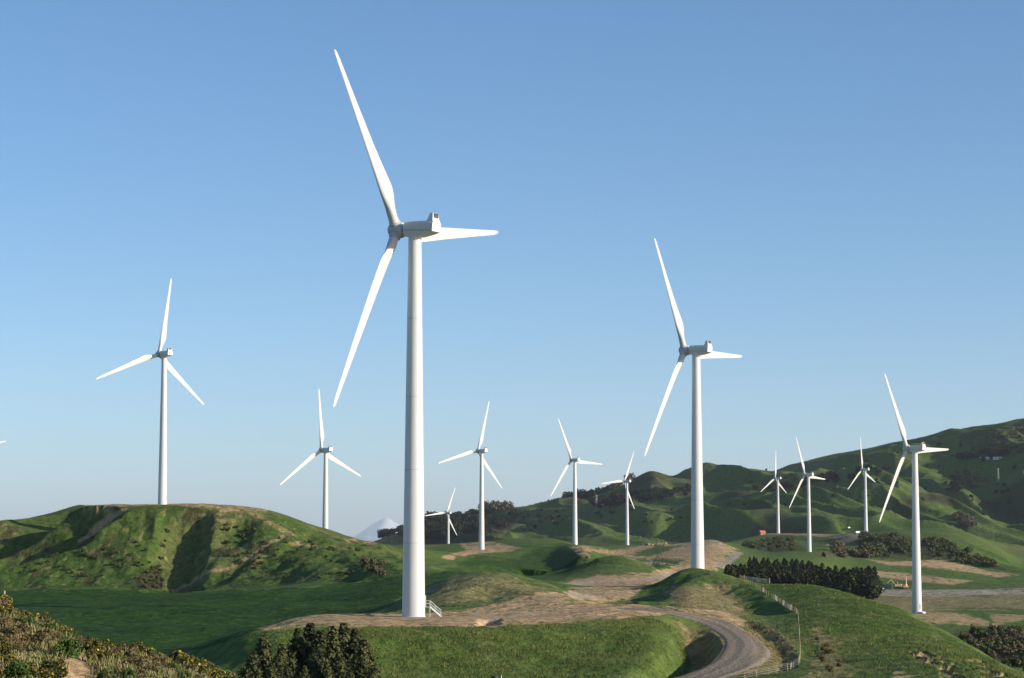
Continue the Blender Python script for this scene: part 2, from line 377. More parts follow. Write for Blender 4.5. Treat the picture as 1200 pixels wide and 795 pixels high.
# level the ground round each tower foot
SINK = dict(d=.6, f=-1.6, h=-1.9, k=-2.2, l=.6)
for nm, base, *_ in TINFO:
    rad0, rad1 = (7, 16) if nm in 'ac' else (6, 18)
    if base.y > 1200: rad0, rad1 = 9, 40
    r = np.sqrt((XX - base.x) ** 2 + (DD - base.y) ** 2)
    w = 1 - sstep(rad0, rad1, r)
    ZZ = ZZ * (1 - w) + (base.z - SINK.get(nm, 0)) * w

PX, PY = at_to_px(acol[None, :], ZZ / DD)
PX = np.broadcast_to(PX, ZZ.shape)

# ------------------------------------------------------------------ ground cover masks (bare soil, gravel, dry grass, lush grass, scrub)
def poly_mask(poly, dmin, dmax, soft=3.0, rough=4.0, scale=5.0, seed=61):
    p = np.array(poly, float)
    m = (PX > p[:, 0].min() - 12) & (PX < p[:, 0].max() + 12) & (PY > p[:, 1].min() - 10) & (PY < p[:, 1].max() + 10) & (DD >= dmin) & (DD <= dmax)
    if not m.any():
        return m, None
    sc = scale * max(1.0, float(np.median(DD[m])) / 400)
    nx = fbm(XX[m] / sc, DD[m] / (sc * 2.2), 3, seed)
    x, y = PX[m], PY[m] * 1.0
    inside = np.zeros(x.shape, bool); dist = np.full(x.shape, 1e9)
    n = len(p)
    for i in range(n):
        x0, y0 = p[i]; x1, y1 = p[(i + 1) % n]
        cond = ((y0 > y) != (y1 > y))
        with np.errstate(divide='ignore', invalid='ignore'):
            xi = (x1 - x0) * (y - y0) / (y1 - y0 if y1 != y0 else 1e-9) + x0
        inside ^= cond & (x < xi)
        ddx, ddy = x1 - x0, y1 - y0
        t = np.clip(((x - x0) * ddx + (y - y0) * ddy * 9) / (ddx * ddx + ddy * ddy * 9 + 1e-9), 0, 1)
        # depth is foreshortened: weigh vertical pixels more
        dist = np.minimum(dist, np.hypot(x - x0 - t * ddx, (y - y0 - t * ddy) * 2.0))
    fine = fbm(XX[m] / (sc * .22), DD[m] / (sc * .5), 3, seed + 40)
    sd = np.where(inside, dist, -dist) + nx * rough * 1.3 + fine * (1.2 + rough * .35)
    v = sstep(-soft * .6, soft * .6, sd)
    return m, v * (1 - .75 * sstep(.18, .5, fine) * (1 - sstep(3, 14, np.where(inside, dist, 0))) - .25 * sstep(.2, .45, fine))
SOIL = np.zeros_like(ZZ); GRAV = np.zeros_like(ZZ); DRY = np.zeros_like(ZZ); LUSH = np.zeros_like(ZZ); SCRUB = np.zeros_like(ZZ)
def paint(A, poly, dmin, dmax, k=1.0, **kw):
    m, v = poly_mask(poly, dmin, dmax, **kw)
    if v is not None:
        A[m] = np.maximum(A[m], v * k)
# tallest turbine's pad and the road side
paint(SOIL, [(286, 737), (330, 727), (372, 720), (480, 718), (555, 719), (600, 715), (640, 711), (690, 704), (740, 706), (800, 712), (775, 722), (700, 728), (640, 731), (600, 733.5), (560, 735), (460, 735), (345, 735), (310, 738)], 360, 480)
paint(SOIL, [(480, 722), (560, 712), (600, 703), (630, 695), (652, 692), (664, 698), (672, 707), (640, 716), (560, 721)], 380, 600, .95)
paint(DRY, [(490, 676), (530, 672), (590, 674), (640, 690), (600, 706), (520, 708), (490, 700)], 440, 640, .8, rough=10)
paint(SOIL, [(664, 692), (700, 687), (752, 688), (750, 696), (738, 703), (690, 709), (668, 702)], 470, 780)
paint(SOIL, [(658, 691), (672, 679), (700, 674), (760, 671), (792, 664), (806, 656), (790, 655), (745, 655), (732, 651), (760, 653), (800, 640), (770, 640), (756, 645), (740, 650), (716, 650), (690, 646), (674, 640), (690, 641), (716, 645), (760, 639), (800, 633), (836, 631), (864, 645), (850, 654), (842, 664), (838, 672), (800, 674), (770, 684), (740, 688), (700, 688)], 780, 2450)
paint(SOIL, [(512, 662), (518, 651), (546, 645), (538, 637), (575, 635.5), (614, 642), (600, 646), (560, 649), (536, 653), (526, 663)], 1200, 1900, rough=2)
paint(SOIL, [(664, 640), (676, 640), (692, 650), (690, 656), (678, 650)], 900, 2000, rough=2)
paint(DRY, [(780, 691), (800, 684), (850, 682), (860, 692), (870, 706), (880, 722), (850, 724), (820, 718), (788, 709)], 430, 660, 1.0, rough=7)
paint(SOIL, [(800, 712), (840, 716), (878, 728), (885, 738), (860, 733), (820, 722), (790, 718)], 420, 480, .8, rough=5)
paint(DRY, [(876, 733), (905, 739), (926, 750), (932, 764), (930, 782), (900, 792), (850, 797), (780, 800), (880, 766)], 330, 460, 1.0, rough=5)
# spoil face of the road bend: bare; the bank across the gully: grass
m = region(ROAD, 30)
d_, al_, L_ = polyline_dist(ROAD, XX[m] + .5 * fbm(XX[m] / 2, DD[m] / 2, 3, 66), DD[m])
tp_ = sstep(.36, .46, al_ / L_)
bare = sstep(3.2, 3.8, d_) * (1 - sstep(8.8, 9.8, d_)) * tp_
turf = sstep(9.4, 10.4, d_) * (1 - sstep(24, 30, d_)) * tp_ * (DD[m] < 399)
SOIL[m] = np.maximum(SOIL[m] * (1 - turf), bare * .5)
SCRUB[m] = np.maximum(SCRUB[m], bare * .55)
DRY[m] *= (1 - turf)
# flats on the right
paint(GRAV, [(1000, 693.5), (1060, 691.5), (1200, 690), (1230, 690), (1230, 696), (1100, 699), (1040, 699), (1005, 698)], 1000, 1700, .9, rough=2)
paint(DRY, [(1000, 698), (1200, 695), (1230, 695), (1230, 718), (1120, 716), (1060, 718), (1010, 712)], 850, 1500, .95, rough=12, scale=9)
paint(SOIL, [(1015, 655.5), (1050, 659), (1075, 657), (1102, 655), (1130, 661), (1160, 670), (1195, 674), (1170, 677), (1130, 670), (1090, 665), (1040, 663)], 1500, 2150, rough=1.5)
paint(SOIL, [(1018, 667), (1070, 673), (1110, 678), (1140, 681), (1118, 686), (1060, 680), (1020, 676)], 1500, 1900, rough=1.5)
paint(SOIL, [(896, 626), (910, 624), (950, 621.5), (975, 622), (988, 628), (1000, 622), (1016, 626), (996, 636), (964, 648), (950, 647), (985, 632), (940, 627)], 2300, 3200, rough=1.5)
paint(SOIL, [(1045, 724), (1062, 719), (1110, 718), (1150, 724), (1165, 734), (1120, 731), (1060, 728)], 800, 1050, .9, rough=4)
paint(SOIL, [(1160, 722), (1200, 712), (1230, 712), (1230, 722), (1180, 730), (1165, 736)], 780, 1000, .8)
# slips on the near right slope
m, v = poly_mask([(1060, 757), (1085, 758), (1120, 768), (1150, 776), (1195, 796), (1200, 810), (1110, 810), (1095, 780), (1068, 768)], 260, 420)
if v is not None:
    SOIL[m] = np.maximum(SOIL[m], v * sstep(-.12, .0, fbm(XX[m] / 2.4, DD[m] / 5, 4, 71)))
    ZZ[m] -= v * .6 * sstep(-.15, .05, fbm(XX[m] / 2.4, DD[m] / 5, 4, 71))
m, v = poly_mask([(1048, 780), (1075, 785), (1080, 810), (1040, 810)], 260, 420)
if v is not None: SOIL[m] = np.maximum(SOIL[m], v * sstep(-.1, .15, fbm(XX[m] / 2.4, DD[m] / 5, 3, 72)))
paint(DRY, [(946, 730), (965, 733), (985, 760), (1000, 785), (985, 812), (930, 812), (945, 790), (955, 765)], 280, 460, .9, rough=12)
# left foreground spur
m, v = poly_mask([(60, 768), (100, 766), (118, 782), (108, 812), (64, 812)], 80, 170, soft=4, rough=8, scale=1.5)
if v is not None: SOIL[m] = np.maximum(SOIL[m], v)
m = (DD < 220) & (PX < 340)
DRY[m] = np.maximum(DRY[m], sstep(-.15, .3, fbm(XX[m] / 3, DD[m] / 5, 3, 73)) * .8)
# flat-topped hill: track, bare rim, dry patches, scrubby reddish corner
def line_paint(A, pts, width, k, dmin, dmax):
    P = [ray_ground(x, y, dmin=dmin, dmax=dmax) for x, y in densify(pts, 4)]
    m = region(P, 20)
    d, al, L = polyline_dist(P, XX[m] + 1.2 * fbm(XX[m] / 6, DD[m] / 6, 2, 77), DD[m])
    A[m] = np.maximum(A[m], (1 - sstep(width * .5, width, np.abs(d))) * k)
line_paint(SOIL, [(148, 597), (136, 603), (120, 614), (106, 626), (96, 634)], 1.9, .95, 950, 1110)
line_paint(SOIL, [(205, 694), (225, 682), (245, 670), (262, 668), (280, 660), (300, 648), (330, 628)], 1.8, .6, 900, 1110)
line_paint(DRY, [(290, 598), (310, 610), (325, 618), (340, 626)], 3, .9, 900, 1110)
paint(SOIL, [(96, 591), (200, 588), (300, 594), (316, 599), (290, 597.5), (200, 592.5), (100, 595)], 1070, 1215, .8, rough=2)
paint(SOIL, [(252, 593), (285, 595), (282, 600), (258, 600)], 1020, 1110, .95, rough=3)
paint(SOIL, [(300, 594), (316, 598), (312, 601), (300, 598)], 1020, 1110, .9, rough=3)
for i, (x, y) in enumerate([(262, 610), (300, 655), (410, 634), (432, 636), (365, 640), (312, 652), (240, 604), (345, 637)]):
    paint(SOIL, [(x - 7, y - 1), (x + 6, y - 2), (x + 9, y + 2), (x - 3, y + 2)], 900, 1250, .6, rough=3, seed=80 + i)
m = hillL > .05
sp = fbm(XX[m] / 6, DD[m] / 12, 3, 79)
DRY[m] = np.maximum(DRY[m], .28 * sstep(.15, .6, fbm(XX[m] / 45, DD[m] / 30, 2, 78) + .5 * sp))
SCRUB[m] = np.maximum(SCRUB[m], .7 * sstep(.25, .55, sp + .25 * fbm(XX[m] / 30, DD[m] / 20, 2, 82)))
LUSH[m] = np.maximum(LUSH[m], .30)
sp2 = fbm(XX[m] / 2.4, DD[m] / 5, 3, 93)
SOIL[m] = np.maximum(SOIL[m], 0.35 * sstep(.5, .7, sp2 + .3 * fbm(XX[m] / 25, DD[m] / 25, 2, 94)))
paint(SCRUB, [(155, 690), (168, 668), (186, 660), (194, 680), (192, 692)], 900, 1060, .9, rough=6)
for pts_, w_, d0, d1 in [([(500, 724), (580, 722), (690, 713)], 1.2, 370, 470), ([(500, 727), (580, 725.5), (690, 716)], 1.0, 370, 470), ([(672, 699), (700, 697), (740, 697)], 2.2, 480, 700), ([(668, 690), (710, 688), (750, 688)], 2.5, 560, 780),
                         ([(664, 688), (700, 681), (760, 679), (800, 671)], 4, 780, 1300), ([(740, 653), (775, 660), (805, 664)], 5, 900, 1500), ([(842, 665), (856, 655), (866, 647)], 5, 1200, 2300), ([(790, 645), (815, 640), (850, 642)], 6, 1200, 2400)]:
    line_paint(GRAV, pts_, w_, .75, d0, d1)
# lush meadow in the valley
paint(LUSH, [(-60, 690), (100, 691), (240, 693), (350, 690), (480, 672), (560, 668), (470, 700), (440, 722), (340, 726), (200, 770), (-60, 790)], 380, 1010, 1.0, rough=6)
paint(LUSH, [(520, 668), (560, 650), (600, 655), (640, 640), (690, 650), (660, 680), (600, 690)], 850, 2000, .7)
paint(LUSH, [(870, 684), (950, 684), (1000, 697), (1060, 716), (1120, 748), (1210, 800), (950, 812), (940, 740), (930, 715)], 260, 640, .55)
m = (DD > 280) & (DD < 640) & (PX > 420)
tm = fbm(XX[m] / 5, DD[m] / 8, 3, 88)
DRY[m] = np.maximum(DRY[m], .25 * sstep(.15, .5, tm + .4 * fbm(XX[m] / 18, DD[m] / 25, 2, 89)))
paint(SCRUB, [(672, 689.5), (720, 686), (772, 683), (774, 687.5), (720, 690)], 620, 980, .75, rough=1.5)  # terrace edge: grass in shade, the shade painted as dark cover
paint(LUSH, [(672, 689.5), (720, 686), (772, 683), (774, 687.5), (720, 690)], 620, 980, 1, rough=1.5)  # same strip: deep green adds to the painted shade
# far range: scrub in the hollows
m = (s > 17) & (s < 20.6) & (PX > 420)
fs = fbm(XX[m] / 140, DD[m] / 220, 3, 85)
SCRUB[m] = np.maximum(SCRUB[m], .8 * sstep(.28, .42, fs))
DRY[m] = np.maximum(DRY[m], .22 * sstep(-.1, .5, fbm(XX[m] / 260, DD[m] / 260, 3, 86)))
paint(SCRUB, [(440, 640), (500, 605), (560, 600), (610, 604), (600, 618), (570, 634), (500, 640)], 3700, 5000, .95)
paint(SCRUB, [(1130, 512), (1170, 500), (1215, 496), (1215, 530), (1180, 536), (1150, 530)], 4000, 5100, .5, rough=9)
paint(SCRUB, [(1000, 626), (1050, 630), (1110, 640), (1150, 655), (1180, 668), (1100, 656), (1010, 654)], 2000, 2650, .8, rough=8)
paint(SCRUB, [(880, 636), (930, 636), (945, 645), (900, 648)], 2050, 2900, .8, rough=6)
paint(SCRUB, [(1140, 735), (1230, 730), (1230, 790), (1180, 785), (1110, 745)], 560, 900, .7, rough=12)

# ------------------------------------------------------------------ materials
def new_mat(name):
    m = bpy.data.materials.new(name); m.use_nodes = True
    nt = m.node_tree
    b = nt.nodes['Principled BSDF']
    return m, nt, b
def N(nt, t, **kw):
    n = nt.nodes.new(t)
    for k, v in kw.items():
        setattr(n, k, v)
    return n
def mixc(nt, fac, a, b, mode='MIX'):
    n = N(nt, 'ShaderNodeMix', data_type='RGBA', blend_type=mode)
    if isinstance(fac, (int, float)): n.inputs[0].default_value = fac
    else: nt.links.new(fac, n.inputs[0])
    for i, c in ((6, a), (7, b)):
        if isinstance(c, (tuple, list)): n.inputs[i].default_value = (*c, 1)
        else: nt.links.new(c, n.inputs[i])
    return n.outputs[2]
def noise(nt, vec, scale, detail=3, rough=.6):
    n = N(nt, 'ShaderNodeTexNoise'); n.inputs['Scale'].default_value = scale; n.inputs['Detail'].default_value = detail
    n.inputs['Roughness'].default_value = rough
    nt.links.new(vec, n.inputs['Vector']); return n.outputs['Fac']
def ramp(nt, fac, p0, p1, c0=(0, 0, 0), c1=(1, 1, 1)):
    n = N(nt, 'ShaderNodeValToRGB'); e = n.color_ramp.elements
    e[0].position = p0; e[0].color = (*c0, 1); e[1].position = p1; e[1].color = (*c1, 1)
    nt.links.new(fac, n.inputs[0]); return n.outputs[0]
def attr(nt, name):
    n = N(nt, 'ShaderNodeAttribute', attribute_name=name); return n.outputs['Fac']

def make_ground_mat():
    m, nt, b = new_mat('hill_ground')
    geo = N(nt, 'ShaderNodeNewGeometry').outputs['Position']
    n1 = noise(nt, geo, .9, 4, .7); n2 = noise(nt, geo, .12, 4, .6); n3 = noise(nt, geo, .018, 3, .6); n4 = noise(nt, geo, .0035, 3, .6)
    g = mixc(nt, ramp(nt, n2, .35, .65), (.040, .085, .016), (.080, .121, .028))
    g = mixc(nt, ramp(nt, n3, .35, .68), g, (.062, .105, .021))
    g = mixc(nt, ramp(nt, n4, .4, .62), g, (.074, .104, .027))
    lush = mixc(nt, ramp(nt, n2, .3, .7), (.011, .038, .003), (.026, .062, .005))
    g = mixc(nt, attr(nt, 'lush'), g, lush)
    dry = mixc(nt, ramp(nt, n1, .35, .65), (.155, .125, .058), (.27, .215, .115))
    dm = N(nt, 'ShaderNodeMath', operation='MULTIPLY'); nt.links.new(attr(nt, 'dry'), dm.inputs[0])
    nt.links.new(ramp(nt, n1, .30, .62, (.35, .35, .35), (1, 1, 1)), dm.inputs[1])
    g = mixc(nt, dm.outputs[0], g, dry)
    scr = mixc(nt, ramp(nt, n1, .3, .7), (.020, .026, .010), (.062, .052, .026))
    g = mixc(nt, attr(nt, 'scrub'), g, scr)
    soil = mixc(nt, ramp(nt, n1, .3, .7), (.24, .16, .085), (.43, .305, .175))
    soil = mixc(nt, ramp(nt, n2, .4, .65), soil, (.31, .22, .125))
    g = mixc(nt, attr(nt, 'soil'), g, soil)
    grav = mixc(nt, ramp(nt, n1, .3, .7), (.22, .185, .15), (.34, .30, .25))
    g = mixc(nt, attr(nt, 'gravel'), g, grav)
    n5 = noise(nt, geo, .33, 3, .65); n6 = noise(nt, geo, 2.6, 3, .7)
    g = mixc(nt, .8, g, mixc(nt, ramp(nt, n5, .40, .66), (1, 1, 1), (.42, .46, .40)), 'MULTIPLY')
    g = mixc(nt, .7, g, mixc(nt, ramp(nt, n6, .25, .75), (.55, .55, .55), (1.1, 1.1, 1.1)), 'MULTIPLY')
    # pasture speckle
    g = mixc(nt, .55, g, mixc(nt, ramp(nt, n1, .25, .75), (.45, .45, .45), (1, 1, 1)), 'MULTIPLY')
    g = mixc(nt, 1.0, g, (2.05, 1.95, 1.85), 'MULTIPLY')
    nt.links.new(g, b.inputs['Base Color'])
    b.inputs['Roughness'].default_value = .95
    b.inputs['Specular IOR Level'].default_value = .1
    bu = N(nt, 'ShaderNodeBump'); bu.inputs['Strength'].default_value = .9; bu.inputs['Distance'].default_value = .35
    hsum = N(nt, 'ShaderNodeMath', operation='ADD'); nt.links.new(n1, hsum.inputs[0])
    k = N(nt, 'ShaderNodeMath', operation='MULTIPLY'); nt.links.new(n2, k.inputs[0]); k.inputs[1].default_value = 2.5
    k5 = N(nt, 'ShaderNodeMath', operation='MULTIPLY_ADD'); nt.links.new(n5, k5.inputs[0]); k5.inputs[1].default_value = 2.2; nt.links.new(hsum.outputs[0], k5.inputs[2])
    nt.links.new(k.outputs[0], hsum.inputs[1])
    nt.links.new(k5.outputs[0], bu.inputs['Height']); nt.links.new(bu.outputs[0], b.inputs['Normal'])
    return m
M_ground = make_ground_mat()

def simple(name, col, rough=.6, var=.25, scale=3.0, metal=0.0, spec=.3):
    m, nt, b = new_mat(name)
    tc = N(nt, 'ShaderNodeTexCoord').outputs['Object']
    f = noise(nt, tc, scale, 4, .6)
    lo = tuple(c * (1 - var) for c in col); hi = tuple(min(1, c * (1 + var)) for c in col)
    nt.links.new(mixc(nt, ramp(nt, f, .3, .7), lo, hi), b.inputs['Base Color'])
    b.inputs['Roughness'].default_value = rough; b.inputs['Metallic'].default_value = metal
    b.inputs['Specular IOR Level'].default_value = spec
    return m
def leafmat(name, c0, c1, scale=1.2):
    m, nt, b = new_mat(name)
    geo = N(nt, 'ShaderNodeNewGeometry').outputs['Position']
    f = noise(nt, geo, scale, 3, .7)
    rnd = N(nt, 'ShaderNodeObjectInfo').outputs['Random']
    c = mixc(nt, ramp(nt, f, .3, .7), c0, c1)
    c = mixc(nt, .5, c, mixc(nt, rnd, (.6, .62, .6), (1.15, 1.1, 1.0)), 'MULTIPLY')
    nt.links.new(c, b.inputs['Base Color'])
    b.inputs['Roughness'].default_value = .8; b.inputs['Specular IOR Level'].default_value = .15
    return m
M_white = None
def white_paint():
    m, nt, b = new_mat('white_gloss_paint')
    tc = N(nt, 'ShaderNodeTexCoord').outputs['Object']
    mp = N(nt, 'ShaderNodeMapping'); mp.inputs['Scale'].default_value = (1.6, 1.6, .07)
    nt.links.new(tc, mp.inputs[0])
    f = noise(nt, mp.outputs[0], 1.0, 5, .6)
    f2 = noise(nt, tc, .35, 3, .6)
    c = mixc(nt, ramp(nt, f, .35, .75), (.64, .635, .62), (.54, .53, .50))
    c = mixc(nt, ramp(nt, f2, .45, .8), c, (.61, .605, .585))
    nt.links.new(c, b.inputs['Base Color'])
    b.inputs['Roughness'].default_value = .42; b.inputs['Specular IOR Level'].default_value = .35
    return m
M_white = white_paint()
M_hub = simple('grey_white_paint', (.46, .47, .48), .5, .06, .6)
M_pylon = simple('dull_grey_steel', (.30, .31, .31), .6, .2, 1, .2)
M_dark = simple('dark_metal', (.05, .05, .055), .5, .3, 2, .3)
M_galv = simple('galvanised_steel', (.55, .56, .54), .45, .15, 3, .2)
M_grille = simple('cooler_grille', (.10, .095, .085), .6, .6, 4)
M_wood = simple('weathered_timber', (.36, .28, .15), .85, .4, 6)
M_palewood = simple('pale_timber', (.45, .38, .26), .8, .25, 6)
M_postwhite = simple('white_post_paint', (.78, .77, .72), .6, .12, 5)
M_wire = simple('fence_wire', (.42, .38, .30), .5, .2, 3, .4)
M_teal = simple('green_gate_paint', (.26, .38, .30), .5, .2, 4)
M_red = simple('rust_red_paint', (.42, .13, .08), .6, .25, 2)
M_redroof = simple('red_roof_iron', (.50, .17, .13), .5, .2, 2)
M_wall = simple('pale_weatherboard', (.62, .62, .58), .7, .12, 2)
M_glass = simple('dark_window_glass', (.03, .04, .05), .12, .3, 2, 0, .6)
M_yellow = simple('digger_yellow_paint', (.72, .42, .10), .5, .15, 2)
M_cream = simple('cream_machine_paint', (.74, .62, .42), .5, .12, 2)
M_rubber = simple('black_rubber', (.03, .03, .03), .8, .3, 4)
M_navy = simple('dark_blue_container_paint', (.05, .075, .10), .55, .25, 2)
M_carwhite = simple('white_car_paint', (.78, .78, .77), .3, .05, 2, 0, .5)
M_bark = simple('dark_bark', (.07, .05, .035), .9, .4, 5)
M_pine = leafmat('pine_needles', (.012, .020, .009), (.040, .052, .022), .5)
M_pinelight = leafmat('young_pine_needles', (.055, .066, .020), (.150, .150, .062), 1.5)
M_pinemid = leafmat('dark_young_pine_needles', (.030, .042, .014), (.085, .090, .036), 1.2)
M_farleaf = leafmat('far_foliage', (.014, .022, .010), (.040, .046, .022), .15)
M_brownleaf = leafmat('brownish_foliage', (.080, .068, .038), (.200, .160, .095), .4)
M_scrub = leafmat('scrub_foliage', (.055, .075, .024), (.135, .140, .055), .5)
M_gorse = leafmat('gorse_foliage', (.060, .064, .018), (.150, .135, .045), 2.0)
M_flower = leafmat('gorse_flowers', (.34, .24, .02), (.50, .37, .04), 3.0)
M_green = leafmat('bright_green_foliage', (.045, .085, .018), (.100, .150, .040), 2.0)
M_bracken = leafmat('dry_brown_bracken', (.110, .085, .040), (.240, .185, .090), 2.0)
M_tuft = leafmat('grass_blades', (.060, .120, .022), (.205, .225, .060), .16)
M_drytuft = leafmat('straw_grass_blades', (.20, .17, .07), (.34, .28, .14), 1.0)
M_rock = simple('pale_rock', (.24, .19, .12), .9, .35, 2)

# ------------------------------------------------------------------ helpers for things
def tag(o, label=None, cat=None, group=None, kind=None):
    if label: o['label'] = label
    if cat: o['category'] = cat
    if group: o['group'] = group
    if kind: o['kind'] = kind
    return o
def empty(name, loc, rz=0.0):
    o = bpy.data.objects.new(name, None); o.empty_display_size = .5
    COL.objects.link(o); o.location = loc; o.rotation_euler = (0, 0, rz); return o
def link(name, me, parent=None):
    o = bpy.data.objects.new(name, me); COL.objects.link(o)
    if parent is not None: o.parent = parent
    return o
def copy_tree(o, parent=None):
    c = o.copy(); COL.objects.link(c)
    if parent is not None: c.parent = parent
    for ch in list(o.children): copy_tree(ch, c)
    return c
class MB:
    def __init__(s): s.v = []; s.f = []; s.mi = []
    def add(s, verts, faces, mi=0):
        o = len(s.v); s.v += [tuple(v) for v in verts]; s.f += [tuple(i + o for i in f) for f in faces]; s.mi += [mi] * len(faces)
    def box(s, c, size, rot=None, top=1.0, mi=0):
        x, y, z = [d / 2 for d in size]
        vs = [Vector((sx * x * (top if sz > 0 else 1), sy * y * (top if sz > 0 else 1), sz * z)) for sz in (-1, 1) for sx, sy in ((-1, -1), (1, -1), (1, 1), (-1, 1))]
        if rot is not None: vs = [rot @ v for v in vs]
        vs = [v + Vector(c) for v in vs]
        s.add(vs, [(3, 2, 1, 0), (4, 5, 6, 7), (0, 1, 5, 4), (1, 2, 6, 5), (2, 3, 7, 6), (3, 0, 4, 7)], mi)
    def tube(s, p0, p1, r0, r1=None, n=8, mi=0, caps=True):
        r1 = r0 if r1 is None else r1
        p0, p1 = Vector(p0), Vector(p1); ax = (p1 - p0).normalized()
        u = ax.orthogonal().normalized(); w = ax.cross(u)
        vs = []
        for p, r in ((p0, r0), (p1, r1)):
            for i in range(n):
                t = 2 * math.pi * i / n; vs.append(p + (u * math.cos(t) + w * math.sin(t)) * r)
        fs = [(i, (i + 1) % n, n + (i + 1) % n, n + i) for i in range(n)]
        if caps: fs += [tuple(range(n - 1, -1, -1)), tuple(range(n, 2 * n))]
        s.add(vs, fs, mi)
    def lathe(s, prof, n=24, M=None, mi=0, cap=True):
        vs = []
        for r, z in prof:
            for i in range(n):
                t = 2 * math.pi * i / n; v = Vector((r * math.cos(t), r * math.sin(t), z)); vs.append(M @ v if M else v)
        fs = []
        for k in range(len(prof) - 1):
            for i in range(n):
                fs.append((k * n + i, k * n + (i + 1) % n, (k + 1) * n + (i + 1) % n, (k + 1) * n + i))
        if cap: fs += [tuple(range(n - 1, -1, -1)), tuple((len(prof) - 1) * n + i for i in range(n))]
        s.add(vs, fs, mi)
    def loft(s, rings, mi=0):
        n = len(rings[0]); vs = [v for r in rings for v in r]; fs = []
        for k in range(len(rings) - 1):
            for i in range(n):
                fs.append((k * n + i, k * n + (i + 1) % n, (k + 1) * n + (i + 1) % n, (k + 1) * n + i))
        fs += [tuple(range(n - 1, -1, -1)), tuple((len(rings) - 1) * n + i for i in range(n))]
        s.add(vs, fs, mi)
    def mesh(s, name, mats, smooth=False, bevel=0):
        me = bpy.data.meshes.new(name); me.from_pydata(s.v, [], s.f)
        for m in (mats if isinstance(mats, (list, tuple)) else [mats]): me.materials.append(m)
        me.polygons.foreach_set('material_index', s.mi)
        bm = bmesh.new(); bm.from_mesh(me)
        bmesh.ops.recalc_face_normals(bm, faces=bm.faces)
        if bevel:
            bmesh.ops.bevel(bm, geom=[e for e in bm.edges if len(e.link_faces) == 2 and e.calc_face_angle(0) > .5], offset=bevel, segments=2, affect='EDGES', profile=.6)
        bm.to_mesh(me); bm.free()
        if smooth:
            me.polygons.foreach_set('use_smooth', [True] * len(me.polygons))
            try: me.set_sharp_from_angle(angle=math.radians(35))
            except Exception: pass
        me.update(); return me
    def build(s, name, mats, parent=None, smooth=False, bevel=0):
        return link(name, s.mesh(name, mats, smooth, bevel), parent)

# ------------------------------------------------------------------ terrain mesh
def grid_mesh(name, X, Y, Z, mat, attrs=None):
    R, C = X.shape
    me = bpy.data.meshes.new(name)
    co = np.stack([X, Y, Z], -1).reshape(-1, 3).astype(np.float32)
    me.vertices.add(R * C); me.vertices.foreach_set('co', co.ravel())
    i = np.arange((R - 1) * (C - 1)); r = i // (C - 1); c = i % (C - 1)
    q = np.stack([r * C + c, r * C + c + 1, (r + 1) * C + c + 1, (r + 1) * C + c], -1).astype(np.int32)
    me.loops.add(q.size); me.loops.foreach_set('vertex_index', q.ravel())
    me.polygons.add(len(q)); me.polygons.foreach_set('loop_start', (np.arange(len(q)) * 4).astype(np.int32))
    me.polygons.foreach_set('use_smooth', np.ones(len(q), bool))
    me.materials.append(mat)
    me.update(calc_edges=True)
    for k, A in (attrs or {}).items():
        at = me.attributes.new(k, 'FLOAT', 'POINT'); at.data.foreach_set('value', A.reshape(-1).astype(np.float32))
    return link(name, me)
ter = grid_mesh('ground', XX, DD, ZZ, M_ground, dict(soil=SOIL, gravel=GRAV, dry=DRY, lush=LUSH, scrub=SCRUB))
tag(ter, kind='structure')
# land on either side of and behind the viewpoint (same sheet level, outside the picture)
def side_ground():
    me = MB()
    y0 = 3.0
    zs = -1.7
    pts = [(-9000, -900), (9000, -900), (9000, 2.99), (acol[-1] * 3, 2.99), (acol[0] * 3, 2.99), (-9000, 2.99)]
    me.add([(x, y, zs - (0.0 if abs(x) < 5 else 28)) for x, y in pts], [(0, 1, 2, 3, 4, 5)])
    o = me.build('rear_ground', M_ground)
    tag(o, kind='structure')
side_ground()

